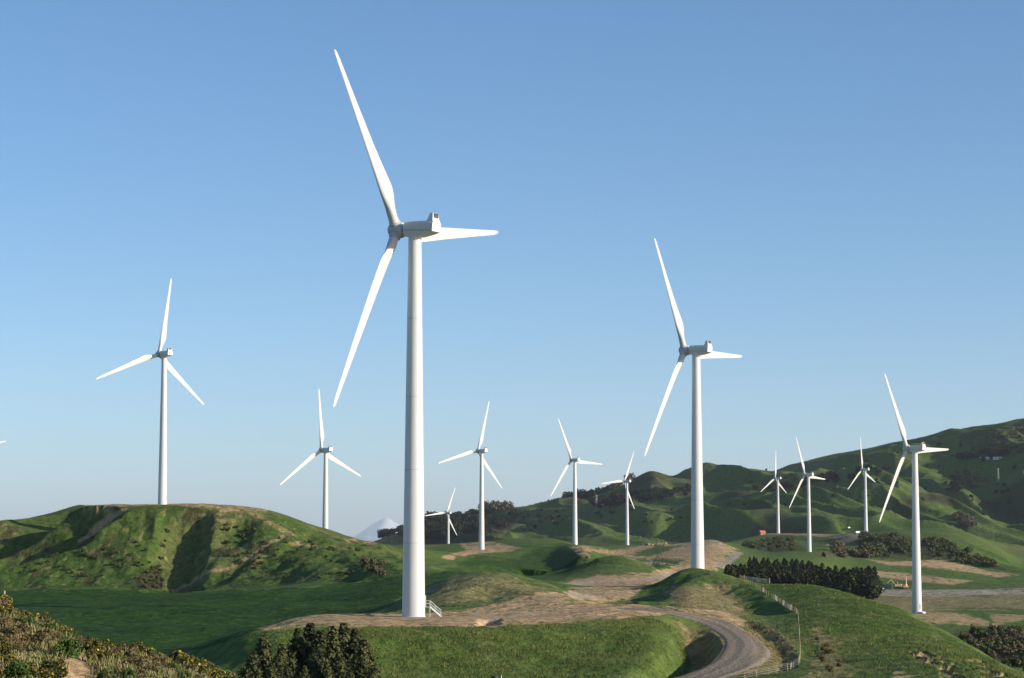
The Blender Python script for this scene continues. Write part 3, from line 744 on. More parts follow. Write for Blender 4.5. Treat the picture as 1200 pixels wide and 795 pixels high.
# road sheet draped on the terrain
def make_road():
    m, nt, b = new_mat('grey_road_gravel')
    geo = N(nt, 'ShaderNodeNewGeometry').outputs['Position']
    n1 = noise(nt, geo, 1.4, 4, .7); n2 = noise(nt, geo, .15, 3, .6)
    c = mixc(nt, ramp(nt, n1, .3, .7), (.15, .118, .085), (.29, .235, .175))
    c = mixc(nt, ramp(nt, n2, .4, .65), c, (.235, .185, .135))
    ac = attr(nt, 'across')
    w = N(nt, 'ShaderNodeMath', operation='SINE'); k = N(nt, 'ShaderNodeMath', operation='MULTIPLY_ADD')
    k.inputs[1].default_value = 15.0
    nt.links.new(ac, k.inputs[0]); nt.links.new(n2, k.inputs[2]); nt.links.new(k.outputs[0], w.inputs[0])
    c = mixc(nt, ramp(nt, w.outputs[0], .35, 1.0, (0, 0, 0), (.45, .45, .45)), c, (.36, .305, .24))
    nt.links.new(c, b.inputs['Base Color']); b.inputs['Roughness'].default_value = .95; b.inputs['Specular IOR Level'].default_value = .1
    bu = N(nt, 'ShaderNodeBump'); bu.inputs['Distance'].default_value = .4; nt.links.new(n1, bu.inputs['Height']); nt.links.new(bu.outputs[0], b.inputs['Normal'])
    pts = [Vector((p.x, p.y, 0)) for p in ROAD]
    # resample finely
    fine = []
    for i in range(len(pts) - 1):
        for k_ in range(6): fine.append(pts[i].lerp(pts[i + 1], k_ / 6))
    fine.append(pts[-1])
    fine = fine[64:]
    na = 15
    X = np.zeros((len(fine), na)); Y = np.zeros_like(X); Z = np.zeros_like(X); A = np.zeros_like(X)
    for i, p in enumerate(fine):
        t = (fine[min(i + 2, len(fine) - 1)] - fine[max(i - 2, 0)]).normalized(); nrm = Vector((t.y, -t.x, 0))
        hw = 3.7 + .25 * math.sin(i * .045) + .1 * math.sin(i * .13)
        for j in range(na):
            s_ = (j / (na - 1) * 2 - 1); q = p + nrm * s_ * hw
            X[i, j], Y[i, j] = q.x, q.y; A[i, j] = s_ * .5 + .5
            rut = -.10 * (math.exp(-((abs(s_) - .42) / .1) ** 2)) + .03 * math.sin(i * 1.7 + j)
            Z[i, j] = ground_z(q.x, q.y) + .12 + rut - (.25 if j in (0, na - 1) else 0)
    o = grid_mesh('gravel_road', X[:, ::-1], Y[:, ::-1], Z[:, ::-1], m, dict(across=A))
    tag(o, kind='structure')
make_road()

# snow mountain on the horizon
def make_mountain():
    m, nt, b = new_mat('snow_and_rock')
    geo = N(nt, 'ShaderNodeNewGeometry')
    f = noise(nt, geo.outputs['Position'], .0016, 5, .65)
    sep = N(nt, 'ShaderNodeSeparateXYZ'); nt.links.new(geo.outputs['Position'], sep.inputs[0])
    mr = N(nt, 'ShaderNodeMapRange'); mr.inputs[1].default_value = 400; mr.inputs[2].default_value = 1400
    nt.links.new(sep.outputs['Z'], mr.inputs[0])
    ad = N(nt, 'ShaderNodeMath', operation='ADD'); nt.links.new(mr.outputs[0], ad.inputs[0]); nt.links.new(f, ad.inputs[1])
    c = mixc(nt, ramp(nt, ad.outputs[0], .62, 1.25), (.16, .17, .19), (.78, .78, .80))
    nt.links.new(c, b.inputs['Base Color']); b.inputs['Roughness'].default_value = .8
    D0 = 105000.
    sil = [(-200, 660), (250, 655), (380, 642), (405, 633), (420, 626), (432, 617), (442, 611), (449, 607.5), (454, 607), (462, 611), (470, 616), (480, 619), (495, 628), (520, 640), (600, 655), (800, 662)]
    a, t = px_to_at([p[0] for p in sil], [p[1] for p in sil])
    nx, ny = 260, 110
    aa = np.linspace(a[0], a[-1], nx); yy = np.linspace(-10000, 10000, ny)
    top = pchip1(a, t, aa) * D0
    top = top + 34 * fbm(aa * 900, aa * 0 + 3, 4, 98)
    X = aa[None, :] * (D0 + yy[:, None] * 0); Y = D0 + np.broadcast_to(yy[:, None], X.shape)
    fall = np.abs(yy)[:, None] / 10000
    zb = -220.
    Z = zb + (top[None, :] - zb) * (1 - fall) ** 1.3
    rel = (Z - zb) / 1850
    Z = Z + rel * (fall > 0.02) * 280 * fbm(X / 1000 + Y / 3500, Y / 3500, 4, 97) * np.minimum(1, fall * 6)
    o = grid_mesh('snow_mountain', X, Y, Z, m); tag(o, kind='structure')
make_mountain()

# ------------------------------------------------------------------ turbine parts
def blade_mesh():
    st = [  # r, chord, thickness, twist(deg), circle blend
        (1.45, 1.75, 1.75, 8, 1), (2.6, 1.75, 1.75, 10, 1), (3.6, 1.95, 1.62, 13, .75), (4.8, 2.35, 1.35, 15, .4), (6.2, 2.8, 1.05, 15, .12),
        (7.6, 3.0, .86, 13.5, 0), (9, 2.95, .74, 12, 0), (12, 2.62, .58, 8.5, 0), (16, 2.24, .44, 5.5, 0), (20, 1.92, .35, 3.5, 0), (24, 1.62, .28, 2, 0),
        (28, 1.33, .22, 1, 0), (31.5, 1.08, .17, .5, 0), (34, .88, .13, 0, 0), (35.3, .66, .10, 0, 0), (35.85, .36, .07, 0, 0), (36.0, .12, .04, 0, 0)]
    n = 22; rings = []
    for r, ch, th, tw, cb in st:
        ring = []
        for i in range(n):
            q = 2 * math.pi * i / n
            xc = (1 - math.cos(q)) / 2                # 0 leading .. 1 trailing .. 0
            s_ = 1 if q <= math.pi else -1
            yt = 5 * (.2969 * math.sqrt(max(xc, 0)) - .126 * xc - .3516 * xc ** 2 + .2843 * xc ** 3 - .1036 * xc ** 4) * th
            axf = (xc - .28) * ch; ayf = s_ * yt * (1.15 if s_ < 0 else .85)
            cx = -math.cos(q) * .875; cy = math.sin(q) * .875
            x = axf * (1 - cb) + cx * cb; y = ayf * (1 - cb) + cy * cb
            b_ = -math.radians(tw)
            X = x * math.cos(b_) - y * math.sin(b_); Y = x * math.sin(b_) + y * math.cos(b_)
            ring.append(Vector((X, Y + r * math.tan(math.radians(1.5)), r)))
        rings.append(ring)
    mb = MB(); mb.loft(rings)
    return mb.mesh('blade', M_white, True)
ME = {}
ME['blade'] = blade_mesh()
def tower_mesh():
    mb = MB(); H = HUB_H - 1.25
    prof = [(2.22, -3.0), (2.22, .05), (2.05, .08), (2.05, .3)]
    secs = [0.3, 13, 26, 39, 53, H]
    def rad(z): return 2.05 + (1.16 - 2.05) * z / H
    for i in range(len(secs) - 1):
        z0, z1 = secs[i], secs[i + 1]
        for k in range(9):
            z = z0 + (z1 - z0) * k / 8
            prof.append((rad(z), z))
        if i < len(secs) - 2:
            mb.lathe([(rad(z1) - .02, z1 - .06), (rad(z1) + .012, z1 - .055), (rad(z1) + .012, z1 + .075), (rad(z1) - .02, z1 + .08)], 48, mi=1)
    prof += [(1.3, H + .01), (1.3, H + .25), (1.2, H + .26), (1.2, H + .5)]
    mb.lathe(prof, 48)
    return mb.mesh('tower', [M_white, M_hub], True)
ME['tower'] = tower_mesh()
def nacelle_mesh():
    mb = MB()
    def sec(y, hw, zt, zs, zb, hwb):
        return [Vector((-hw, y, zs)), Vector((-hw * .98, y, zt - .35)), Vector((-hw * .75, y, zt)), Vector((hw * .75, y, zt)), Vector((hw * .98, y, zt - .35)), Vector((hw, y, zs)), Vector((hwb, y, zb)), Vector((-hwb, y, zb))]
    rings = [sec(1.95, 1.05, 1.1, -.15, -1.0, .7), sec(1.6, 1.3, 1.38, -.15, -1.25, .85), sec(-1.5, 1.42, 1.52, -.15, -1.28, .9), sec(-3.6, 1.45, 1.56, -.18, -.75, 1.05), sec(-4.6, 1.42, 1.52, -.2, -.32, 1.3)]
    mb.loft(rings)
    # panel seam along both sides
    yz = [(1.95, 1.05, -.15), (1.6, 1.3, -.15), (-1.5, 1.42, -.15), (-3.6, 1.45, -.18), (-4.58, 1.42, -.2)]
    for sx in (-1, 1):
        for (y0, w0, z0), (y1, w1, z1) in zip(yz, yz[1:]):
            mb.tube((sx * w0, y0, z0), (sx * w1, y1, z1), .045, .045, 6, mi=1)
    return mb.mesh('nacelle', [M_white, M_pylon], True)
ME['nacelle'] = nacelle_mesh()
def cooler_mesh():
    mb = MB()
    mb.loft([[Vector((-1.2, -4.5, 1.45)), Vector((1.2, -4.5, 1.45)), Vector((1.2, -3.1, 1.45)), Vector((-1.2, -3.1, 1.45))],
             [Vector((-.85, -4.2, 3.0)), Vector((.85, -4.2, 3.0)), Vector((.8, -3.6, 3.05)), Vector((-.8, -3.6, 3.05))]])
    return mb.mesh('cooler_housing', M_white, False, .06)
ME['cooler'] = cooler_mesh()
def grille_mesh():
    mb = MB(); rot = Matrix.Rotation(math.radians(-10), 3, 'X')
    mb.box((0, -4.37, 2.55), (1.3, .06, .8), rot)
    for i in range(5):
        mb.box((0, -4.37 - .045 + .055 * (i - 2) * .0 - (2 - i) * .0, 2.25 + i * .15), (1.3, .09, .035), rot)
    return mb.mesh('cooler_grille', M_grille)
ME['grille'] = grille_mesh()
def hub_mesh():
    mb = MB()
    Mx = Matrix.Rotation(-math.pi / 2, 4, 'X')   # lathe axis z -> +y
    prof = [(1.0, -1.75), (1.05, -1.6), (1.05, -1.45), (1.35, -1.35), (1.5, -.9), (1.55, -.2), (1.5, .5), (1.3, 1.05), (.95, 1.45), (.5, 1.66), (.05, 1.72)]
    mb.lathe(prof, 28, Mx)
    return mb.mesh('hub', M_hub, True)
ME['hub'] = hub_mesh()
def collar_mesh():
    mb = MB()
    mb.lathe([(1.06, .6), (1.06, 1.62), (.96, 1.7), (.93, 1.72)], 24)
    return mb.mesh('blade_collar', M_hub, True)
ME['collar'] = collar_mesh()
def door_mesh():
    mb = MB()
    mb.box((2.05, 0, 2.75), (.16, .95, 2.1)); mb.box((2.09, 0, 2.75), (.14, .78, 1.9), mi=1)
    return mb.mesh('door', [M_white, M_hub], False, .02)
ME['door'] = door_mesh()

def stairs(parent):
    """service stairs: landing, flight, two railings, leading away in +x"""
    land_z = 1.75; x0 = 2.02; x1 = 2.95; x2 = 4.95
    mb = MB(); mb.box(((x0 + x1) / 2, 0, land_z - .05), (x1 - x0, 1.3, .08))
    for sy in (-1, 1): mb.tube((x1 - .08, sy * .6, 0), (x1 - .08, sy * .6, land_z - .05), .04)
    mb.build('landing', M_galv, parent)
    mb = MB()
    for i in range(8):
        t = (i + .5) / 8
        mb.box((x1 + (x2 - x1) * t, 0, land_z * (1 - t)), (.28, 1.1, .05))
    for sy in (-1, 1):
        d = Vector((x2 - x1, 0, -land_z)); ang = math.atan2(land_z, x2 - x1)
        mb.box(((x1 + x2) / 2, sy * .58, land_z / 2), (d.length, .07, .24), Matrix.Rotation(ang, 3, 'Y'))
    mb.build('flight', M_postwhite, parent)
    for sy in (-1, 1):
        mb = MB()
        for h in (.55, 1.05):
            mb.tube((x0, sy * .62, land_z + h), (x1, sy * .62, land_z + h), .035)
            mb.tube((x1, sy * .62, land_z + h), (x2 - .1, sy * .62, .1 + h), .035)
        for t in (0, .5, 1):
            x = x1 + (x2 - .1 - x1) * t; z = land_z + (.1 - land_z) * t
            mb.tube((x, sy * .62, z), (x, sy * .62, z + 1.07), .03)
        mb.tube((x0 + .1, sy * .62, land_z), (x0 + .1, sy * .62, land_z + 1.07), .03)
        mb.build('handrail', M_galv, parent)

def turbine(nm, base, alpha, angs, lab):
    root = empty('wind_turbine', base, alpha)
    tag(root, lab, 'wind turbine', 'white wind turbines of the hill farm')
    link('tower', ME['tower'], root)
    tilt = Matrix.Translation((0, 0, HUB_H)) @ Matrix.Rotation(math.radians(4), 4, 'X')
    na = link('nacelle', ME['nacelle'], root); na.matrix_local = tilt
    co = link('cooler_housing', ME['cooler'], na)
    link('cooler_grille', ME['grille'], na)
    hm = tilt @ Matrix.Translation((0, OVER, 0))
    hb = link('hub', ME['hub'], root); hb.matrix_local = hm
    for ph in angs:
        R = Matrix.Rotation(math.pi / 2 - ph, 4, 'Y')
        b = link('blade', ME['blade'], root); b.matrix_local = hm @ R
        c = link('blade_collar', ME['collar'], hb); c.matrix_local = R
    # door faces the service side (towards the sun, right of the picture)
    dr = link('door', ME['door'], root)
    face = {'a': 0.15, 'c': -.9}.get(nm, -.2)
    dr.rotation_euler = (0, 0, -alpha + face)
    if nm == 'a':
        st = empty('stairs', (0, 0, 0)); st.parent = root; st.rotation_euler = (0, 0, -alpha + face)
        stairs(st)
    if nm == 'c':
        mb = MB(); mb.box((2.9, 0, .35), (1.7, 1.9, .7)); mb.box((3.9, 0, .15), (.5, 1.5, .3))
        o = mb.build('entry_step', M_postwhite, root, False, .04); o.rotation_euler = (0, 0, -alpha + face)
    return root
for info in TINFO: turbine(*info)

# ------------------------------------------------------------------ plants
def leaf_cloud(pts, nrm, size, var, rng, elong=1.6):
    """one quad (folded) per leaf clump, as arrays"""
    n = len(pts)
    d = rng.normal(size=(n, 3)); d = d + nrm * 1.1
    d /= np.linalg.norm(d, axis=1, keepdims=True)
    r = rng.normal(size=(n, 3)); u = np.cross(d, r); u /= np.linalg.norm(u, axis=1, keepdims=True)
    w = np.cross(d, u)
    s = size * (1 + var * (rng.random(n) * 2 - 1))[:, None]
    a = pts - u * s * elong * .5; c = pts + u * s * elong * .5
    b = pts + w * s * .5 + d * s * .15; e = pts - w * s * .5 + d * s * .15
    V = np.stack([a, b, c, e], 1).reshape(-1, 3)
    return V
def quads_mesh(name, V, mats, mi=None):
    n = len(V) // 4
    me = bpy.data.meshes.new(name)
    me.vertices.add(len(V)); me.vertices.foreach_set('co', V.astype(np.float32).ravel())
    me.loops.add(n * 4); me.loops.foreach_set('vertex_index', np.arange(n * 4, dtype=np.int32))
    me.polygons.add(n); me.polygons.foreach_set('loop_start', (np.arange(n) * 4).astype(np.int32))
    for m in mats: me.materials.append(m)
    if mi is not None: me.polygons.foreach_set('material_index', mi.astype(np.int32))
    me.update(calc_edges=True)
    return me
def conifer(h, w, n, leaf, seed, mats, tiers=9, lean=.0):
    """unit conifer: crown mesh, trunk mesh"""
    r = np.random.default_rng(seed)
    P = []; Nn = []
    nb = tiers * 7
    for i in range(nb):
        z = h * (.08 + .90 * (i / nb) ** 1.0); ang = i * 2.4 + r.random() * .9
        L = w * (1 - (z / h) ** 1.25) * (.65 + .6 * r.random()) + .03 * w
        m = max(3, int(n / nb * (.5 + 1.2 * (1 - z / h))))
        t = r.random(m) ** .6
        rad = L * t
        sp = .16 * L + .02 * h
        x = np.cos(ang) * rad + r.normal(size=m) * sp * .6; y = np.sin(ang) * rad + r.normal(size=m) * sp * .6
        zz = z + .28 * rad * (1 - .4 * z / h) + r.normal(size=m) * sp * .45
        P.append(np.stack([x, y, zz], 1)); nn = np.stack([np.cos(ang) * np.ones(m), np.sin(ang) * np.ones(m), np.full(m, .7)], 1); Nn.append(nn)
    m = max(8, n // 22)
    P.append(np.stack([r.normal(size=m) * .02 * h, r.normal(size=m) * .02 * h, h * (.9 + .12 * r.random(m))], 1)); Nn.append(np.tile([0, 0, 1.], (m, 1)))
    P = np.concatenate(P); Nn = np.concatenate(Nn)
    V = leaf_cloud(P, Nn, leaf, .4, r)
    crown = quads_mesh('crown', V, mats)
    mb = MB(); mb.tube((0, 0, -.6), (lean, 0, h * .55), .022 * h, .012 * h, 7); mb.tube((lean, 0, h * .55), (lean, 0, h * .96), .012 * h, .003 * h, 6)
    for i in range(8):
        z = h * (.2 + .08 * i); a = i * 2.4
        mb.tube((0, 0, z), (math.cos(a) * w * .55 * (1 - z / h), math.sin(a) * w * .55 * (1 - z / h), z + .08 * h), .006 * h, .002 * h, 5)
    return crown, mb.mesh('trunk', M_bark)
def broad(h, w, n, leaf, seed, mats, lobes=9, flower=0.0, skirt=.15):
    """rounded bush or tree with separate lobes and gaps"""
    r = np.random.default_rng(seed)
    P = []; Nn = []
    cs = []
    for i in range(lobes):
        a = i * 2.399 + r.random(); rr = w * (.15 + .6 * math.sqrt((i + .5) / lobes))
        zc = h * (skirt + (.62 - skirt) * r.random() + .22 * (1 - rr / w))
        cs.append((math.cos(a) * rr, math.sin(a) * rr, zc, w * (.28 + .2 * r.random()), h * (.22 + .14 * r.random())))
    for cx, cy, cz, rx, rzz in cs:
        m = n // lobes
        d = r.normal(size=(m, 3)); d /= np.linalg.norm(d, axis=1, keepdims=True)
        k = (.62 + .42 * r.random(m) ** .7)[:, None]
        p = np.array([cx, cy, cz]) + d * k * np.array([rx, rx, rzz])
        P.append(p); Nn.append(d + np.array([0, 0, .35]))
    P = np.concatenate(P); Nn = np.concatenate(Nn)
    keep = P[:, 2] > -.05 * h
    P = P[keep]; Nn = Nn[keep]
    V = leaf_cloud(P, Nn, leaf, .45, r)
    mi = None
    if flower > 0:
        mi = ((r.random(len(P)) < flower * (P[:, 2] / h * 1.6)) & (Nn[:, 2] > -.1)).astype(int)
    crown = quads_mesh('crown', V, mats, mi)
    mb = MB()
    mb.tube((0, 0, -.4), (0, 0, h * .35), .045 * h, .03 * h, 6)
    for cx, cy, cz, rx, rzz in cs[:6]:
        mb.tube((0, 0, h * .2), (cx * .8, cy * .8, cz), .02 * h, .008 * h, 5)
    return crown, mb.mesh('trunk', M_bark)
def plant(kind, meshes, loc, rz, scale, label, cat, group, parts=True):
    cr, tr = meshes
    root = empty(kind, loc, rz)
    root.scale = scale
    tag(root, label, cat, group)
    link('crown', cr, root); link('trunk', tr, root)
    return root
def rs(r, s, v=.2, vz=.2):
    a = s * (1 + v * (r.random() * 2 - 1)); return (a, a * (1 + .15 * (r.random() - .5)), s * (1 + vz * (r.random() * 2 - 1)))
R = random.Random(5)

# pine block on the right
PINES = [conifer(1, .36, 520, .085, 100 + i, [M_pinemid if i == 2 else M_pine]) for i in range(4)]
pts = []
edge_top = [(842, 668), (866, 655), (900, 652), (950, 656), (1000, 664), (1022, 676)]
edge_bot = [(842, 672), (866, 675), (900, 681), (940, 686), (980, 692), (1022, 692)]
tries = 0
while len(pts) < 270 and tries < 30000:
    tries += 1
    px = R.uniform(876, 1021); D = R.uniform(1290, 1580)
    p = at_depth(px, D)
    q = at_to_px(p.x / p.y, p.z / p.y)
    f = (px - 872) / 147
    if D < 1290 + 60 * (1 - f) : continue
    if all((p.x - o.x) ** 2 + ((p.y - o.y) * .55) ** 2 > 2.9 ** 2 for o in pts): pts.append(p)
for i, p in enumerate(pts):
    f = (at_to_px(p.x / p.y, 0)[0] - 872) / 147
    h = 9.4 + 4.0 * f + R.uniform(-1.8, 1.8)
    if f < .12: h *= .6
    plant('pine_tree', PINES[i % 4], p, R.uniform(0, 6.28), (h * 1.0, h * 1.0, h), 'dark pine in the dense block behind the fenced green slope', 'pine tree', 'pines of the dense dark block')
# low young pines in front of the block, at its left end
for i in range(22):
    px_ = R.uniform(848, 884); p = at_depth(px_, R.uniform(1210, 1310)); h = 5.6 + 3.0 * (px_ - 848) / 36 + R.uniform(-.7, .7)
    plant('pine_tree', PINES[i % 4], p, R.uniform(0, 6.28), (h * 1.1, h * 1.1, h), 'low young pine at the left end of the dark pine block', 'pine tree', 'young pines beside the block')

# near dark bushy pines at the bottom left
NEARP = [conifer(1, .36, 5200, .032, 140 + i, [M_pinelight if i != 1 else M_pinemid], 10) for i in range(3)]
near_list = [(312, 746, 268, 0), (333, 757, 262, 2), (352, 739, 272, 1), (366, 733, 276, 1), (378, 741, 268, 1), (392, 736, 270, 0), (405, 733, 274, 2), (418, 740, 270, 1), (428, 752, 264, 0), (345, 768, 256, 0), (372, 764, 256, 1), (400, 766, 254, 2), (300, 765, 262, 2), (425, 772, 258, 1), (322, 778, 252, 0), (360, 782, 250, 2), (388, 784, 250, 0), (412, 786, 250, 1), (440, 781, 256, 2)]
NL = ['spiky olive-green young pine in the near clump below the gravel pad', 'near black bushy young pine in the near clump below the gravel pad', 'grey-green open young pine in the near clump below the gravel pad']
for i, (px, pyt, D, k) in enumerate(near_list):
    p = at_depth(px, D); t = px_to_at(px, pyt)[1]
    h = max(2.0, t * D - p.z)
    plant('pine_tree', NEARP[k], p, R.uniform(0, 6.28), (h * 1.0, h * 1.0, h), NL[k], 'pine tree', ['olive young pines of the near clump', 'dark young pines of the near clump', 'grey-green young pines of the near clump'][k])

# gorse, bracken and green shrubs on the near spur
GORSE = [broad(1, .62, 2600, .075, 160 + i, [M_gorse, M_flower], 11, .12) for i in range(3)]
GREENB = [broad(1, .7, 2600, .075, 170 + i, [M_green], 10) for i in range(2)]
BRACK = [broad(1, .75, 2200, .080, 180 + i, [M_bracken], 10) for i in range(2)]
spur_spots = []
tr = 0
while len(spur_spots) < 170 and tr < 8000:
    tr += 1
    D = R.uniform(104, 152); px = R.uniform(-25, 275)
    p = at_depth(px, D)
    q = at_to_px(p.x / p.y, p.z / p.y)
    if q[1] > 815: continue
    if 66 < q[0] < 112 and 772 < q[1] < 812: continue
    if all((p.x - o.x) ** 2 + ((p.y - o.y) * .6) ** 2 > .95 ** 2 for o in spur_spots): spur_spots.append(p)
crest = []
for px in range(-20, 262, 9):
    D = float(np.interp(px, [0, 60, 100, 150, 200, 250], [150, 146, 142, 138, 136, 134])) + R.uniform(-3, .5)
    crest.append(at_depth(px + R.uniform(-3, 3), D))
for i, p in enumerate(spur_spots + crest):
    x = R.random(); top = i >= len(spur_spots)
    if top: h = R.uniform(.7, 1.35)
    else: h = R.uniform(.45, 1.1)
    a = R.uniform(0, 6.28)
    n1 = float(fbm(np.array([p.x / 4]), np.array([p.y / 5]), 2, 5)[0])
    if (top and x < .72) or (not top and n1 > .08 and x < .8):
        plant('gorse_bush', GORSE[i % 3], p, a, rs(R, h), 'gorse bush with yellow flowers on the near left slope', 'gorse bush', 'flowering gorse on the near slope')
    elif n1 > -.18 and x < .75:
        plant('green_shrub', GREENB[i % 2], p, a, rs(R, h), 'bright green leafy shrub on the near left slope', 'shrub', 'green shrubs on the near slope')
    else:
        plant('dry_bracken', BRACK[i % 2], p, a, rs(R, h * .8), 'dry brown bracken clump on the near left slope', 'bracken', 'dry bracken on the near slope')

# scrub in the right-hand gullies and on the hillsides
SCR = [broad(1, .72, 420, .16, 190 + i, [M_scrub], 8) for i in range(3)]
SCB = [broad(1, .72, 420, .16, 195 + i, [M_brownleaf], 8) for i in range(2)]
def scatter(poly, n, dmin, dmax, hmin, hmax, meshes, kind, label, cat, group, seed):
    r = random.Random(seed); p = np.array(poly, float); got = 0; tr = 0
    while got < n and tr < n * 60:
        tr += 1
        x = r.uniform(p[:, 0].min(), p[:, 0].max()); y = r.uniform(p[:, 1].min(), p[:, 1].max())
        ins = False
        for i in range(len(p)):
            x0, y0 = p[i]; x1, y1 = p[(i + 1) % len(p)]
            if (y0 > y) != (y1 > y) and x < (x1 - x0) * (y - y0) / (y1 - y0) + x0: ins = not ins
        if not ins: continue
        q = ray_ground(x, y, dmin=dmin, dmax=dmax)
        h = r.uniform(hmin, hmax)
        plant(kind, meshes[got % len(meshes)], q, r.uniform(0, 6.28), rs(r, h), label, cat, group); got += 1
scatter([(1125, 748), (1160, 738), (1215, 742), (1215, 790), (1185, 785), (1150, 768)], 120, 540, 950, 1.3, 2.7, SCB + SCR, 'brown_bush', 'brown-grey bush in the gully below the far right turbine', 'bush', 'brown bushes in the near right gully', 1)
scatter([(1008, 628), (1050, 628), (1068, 640), (1060, 655), (1010, 652)], 85, 2000, 2650, 3, 6.5, SCR, 'scrub_bush', 'dark bush on the scrubby face below the turbine with trucks', 'bush', 'bushes on the scrubby face', 2)
scatter([(1080, 632), (1110, 634), (1150, 652), (1185, 668), (1130, 662), (1090, 650)], 80, 2000, 2650, 3, 6, SCR, 'scrub_bush', 'bush on the descending shoulder right of the far right turbine', 'bush', 'bushes on the right shoulder', 3)
scatter([(970, 640), (1000, 642), (1020, 655), (985, 655)], 22, 2000, 2600, 4, 7, SCB, 'brown_bush', 'brown bush on the slope just above the right end of the pine block', 'bush', 'brown bushes above the pines', 4)
scatter([(876, 634), (930, 632), (945, 645), (900, 647), (868, 642)], 52, 2050, 3000, 2.5, 5, SCR, 'scrub_bush', 'dark bush in the hollow below the red shed', 'bush', 'bushes below the red shed', 5)
scatter([(156, 690), (168, 670), (186, 662), (193, 680), (191, 690)], 60, 900, 1080, .7, 1.5, SCB + SCR, 'brown_bush', 'brown bush beside the dark gully of the flat-topped hill', 'bush', 'brown bushes by the hill gully', 6)
scatter([(20, 672), (60, 640), (140, 640), (200, 615), (190, 660), (100, 680)], 46, 930, 1110, .8, 1.7, SCR, 'tussock_bush', 'small tussock bush on the left face of the flat-topped hill', 'bush', 'tussock bushes on the left face', 7)
scatter([(260, 612), (330, 625), (420, 645), (470, 660), (400, 680), (300, 680), (262, 660)], 70, 860, 1110, .8, 1.9, SCR, 'tussock_bush', 'small tussock bush on the right face of the flat-topped hill', 'bush', 'tussock bushes on the right face', 8)
scatter([(425, 654), (450, 660), (455, 678), (430, 672)], 14, 850, 1100, 1.5, 3.0, SCB, 'brown_bush', 'dark bush at the right foot of the flat-topped hill, left of the tallest turbine', 'bush', 'bushes at the hill foot', 9)
scatter([(955, 745), (975, 752), (990, 785), (965, 792)], 16, 300, 440, .4, .8, BRACK, 'dry_bracken', 'brown dead shrub right of the fence on the near green slope', 'bracken', 'dead shrubs right of the fence', 10)

# trees along the far ridge
FARB = [broad(1, .6, 420, .12, 210 + i, [M_farleaf], 8, 0, .25) for i in range(3)]
FARBR = [broad(1, .55, 420, .12, 215 + i, [M_brownleaf], 9, 0, .25) for i in range(2)]
FARC = [conifer(1, .24, 240, .10, 220 + i, [M_farleaf]) for i in range(2)]
CR_PX = [440, 470, 510, 545, 580, 620, 660, 690, 720, 742, 764]
def ridge(px0, px1, n, hpx0, hpx1, meshes, kind, label, cat, group, seed, dback=30, dspan=80):
    r = random.Random(seed)
    for i in range(n):
        px = r.uniform(px0, px1); D = 4790 - r.uniform(0, dspan)
        p = at_depth(px, D); h = r.uniform(hpx0, hpx1) * D / F
        plant(kind, meshes[i % len(meshes)], p, r.uniform(0, 6.28), (h * r.uniform(.85, 1.25), h * r.uniform(.85, 1.25), h), label, cat, group)
ridge(447, 492, 34, 5, 10, FARB, 'ridge_tree', 'dark tree on the low ridge end beside the snowy mountain', 'tree', 'trees at the low end of the ridge', 1, dspan=200)
ridge(498, 522, 12, 7, 14, FARB, 'ridge_tree', 'dark round tree on the ridge behind the smallest turbine', 'tree', 'ridge trees behind the smallest turbine', 2)
ridge(522, 568, 24, 6, 12, FARB, 'ridge_tree', 'dark tree on the ridge between the two nearest small turbines', 'tree', 'ridge trees between the small turbines', 3)
ridge(566, 596, 16, 9, 17, FARBR, 'ridge_tree', 'tall brownish tree in the rounded ridge clump', 'tree', 'brownish ridge clump', 4, dspan=40)
ridge(592, 640, 80, 4, 6.5, FARC, 'ridge_tree', 'small dark conifer in the line along the ridge crest', 'tree', 'conifer line along the ridge', 5, dspan=30)
ridge(640, 664, 36, 4, 7, FARC, 'ridge_tree', 'small dark conifer in the line right of the brownish clump', 'tree', 'conifer line along the ridge, right part', 6, dspan=30)
ridge(660, 716, 46, 8, 13, FARB + FARC, 'ridge_tree', 'dark tree of the shelter belt below the cone-shaped hilltop', 'tree', 'shelter belt on the ridge', 7, dspan=60)
ridge(712, 738, 18, 8, 13, FARBR, 'ridge_tree', 'brown tree of the grove left of the cone-shaped hilltop', 'tree', 'brown grove on the ridge', 8, dspan=60)
scatter([(448, 636), (500, 616), (560, 608), (606, 606), (590, 622), (560, 632), (500, 637)], 110, 3850, 4790, 9, 17, FARB, 'hill_tree', 'dark tree of the shaded wood on the lower far slope', 'tree', 'shaded wood on the far slope', 11)
scatter([(690, 590), (760, 578), (812, 572), (812, 582), (760, 590), (700, 597)], 70, 3900, 4900, 8, 14, FARB, 'hill_tree', 'dark tree of the long belt under the cone-shaped hilltop', 'tree', 'long tree belt under the hilltop', 12)
scatter([(880, 572), (930, 568), (1000, 556), (1040, 548), (1040, 556), (960, 570), (890, 580)], 34, 3900, 5000, 8, 14, FARB, 'hill_tree', 'dark tree in the hollow behind the three small right turbines', 'tree', 'hollow trees on the far range', 13)
scatter([(1120, 540), (1150, 528), (1180, 530), (1180, 537), (1140, 545)], 26, 3900, 5000, 9, 15, FARB, 'hill_tree', 'dark tree round the farm buildings on the far right slope', 'tree', 'trees round the far farm', 14)
scatter([(1115, 562), (1140, 556), (1142, 575), (1120, 580)], 14, 3900, 5000, 9, 15, FARB, 'hill_tree', 'dark tree in the round clump below the far farm buildings', 'tree', 'round tree clump below the far farm', 15)
scatter([(1118, 606), (1140, 602), (1142, 618), (1118, 620)], 20, 3300, 4400, 8, 13, FARBR, 'hill_tree', 'grey-brown tree in the clump at the foot of the far range', 'tree', 'grey-brown clump at the foot of the range', 16)
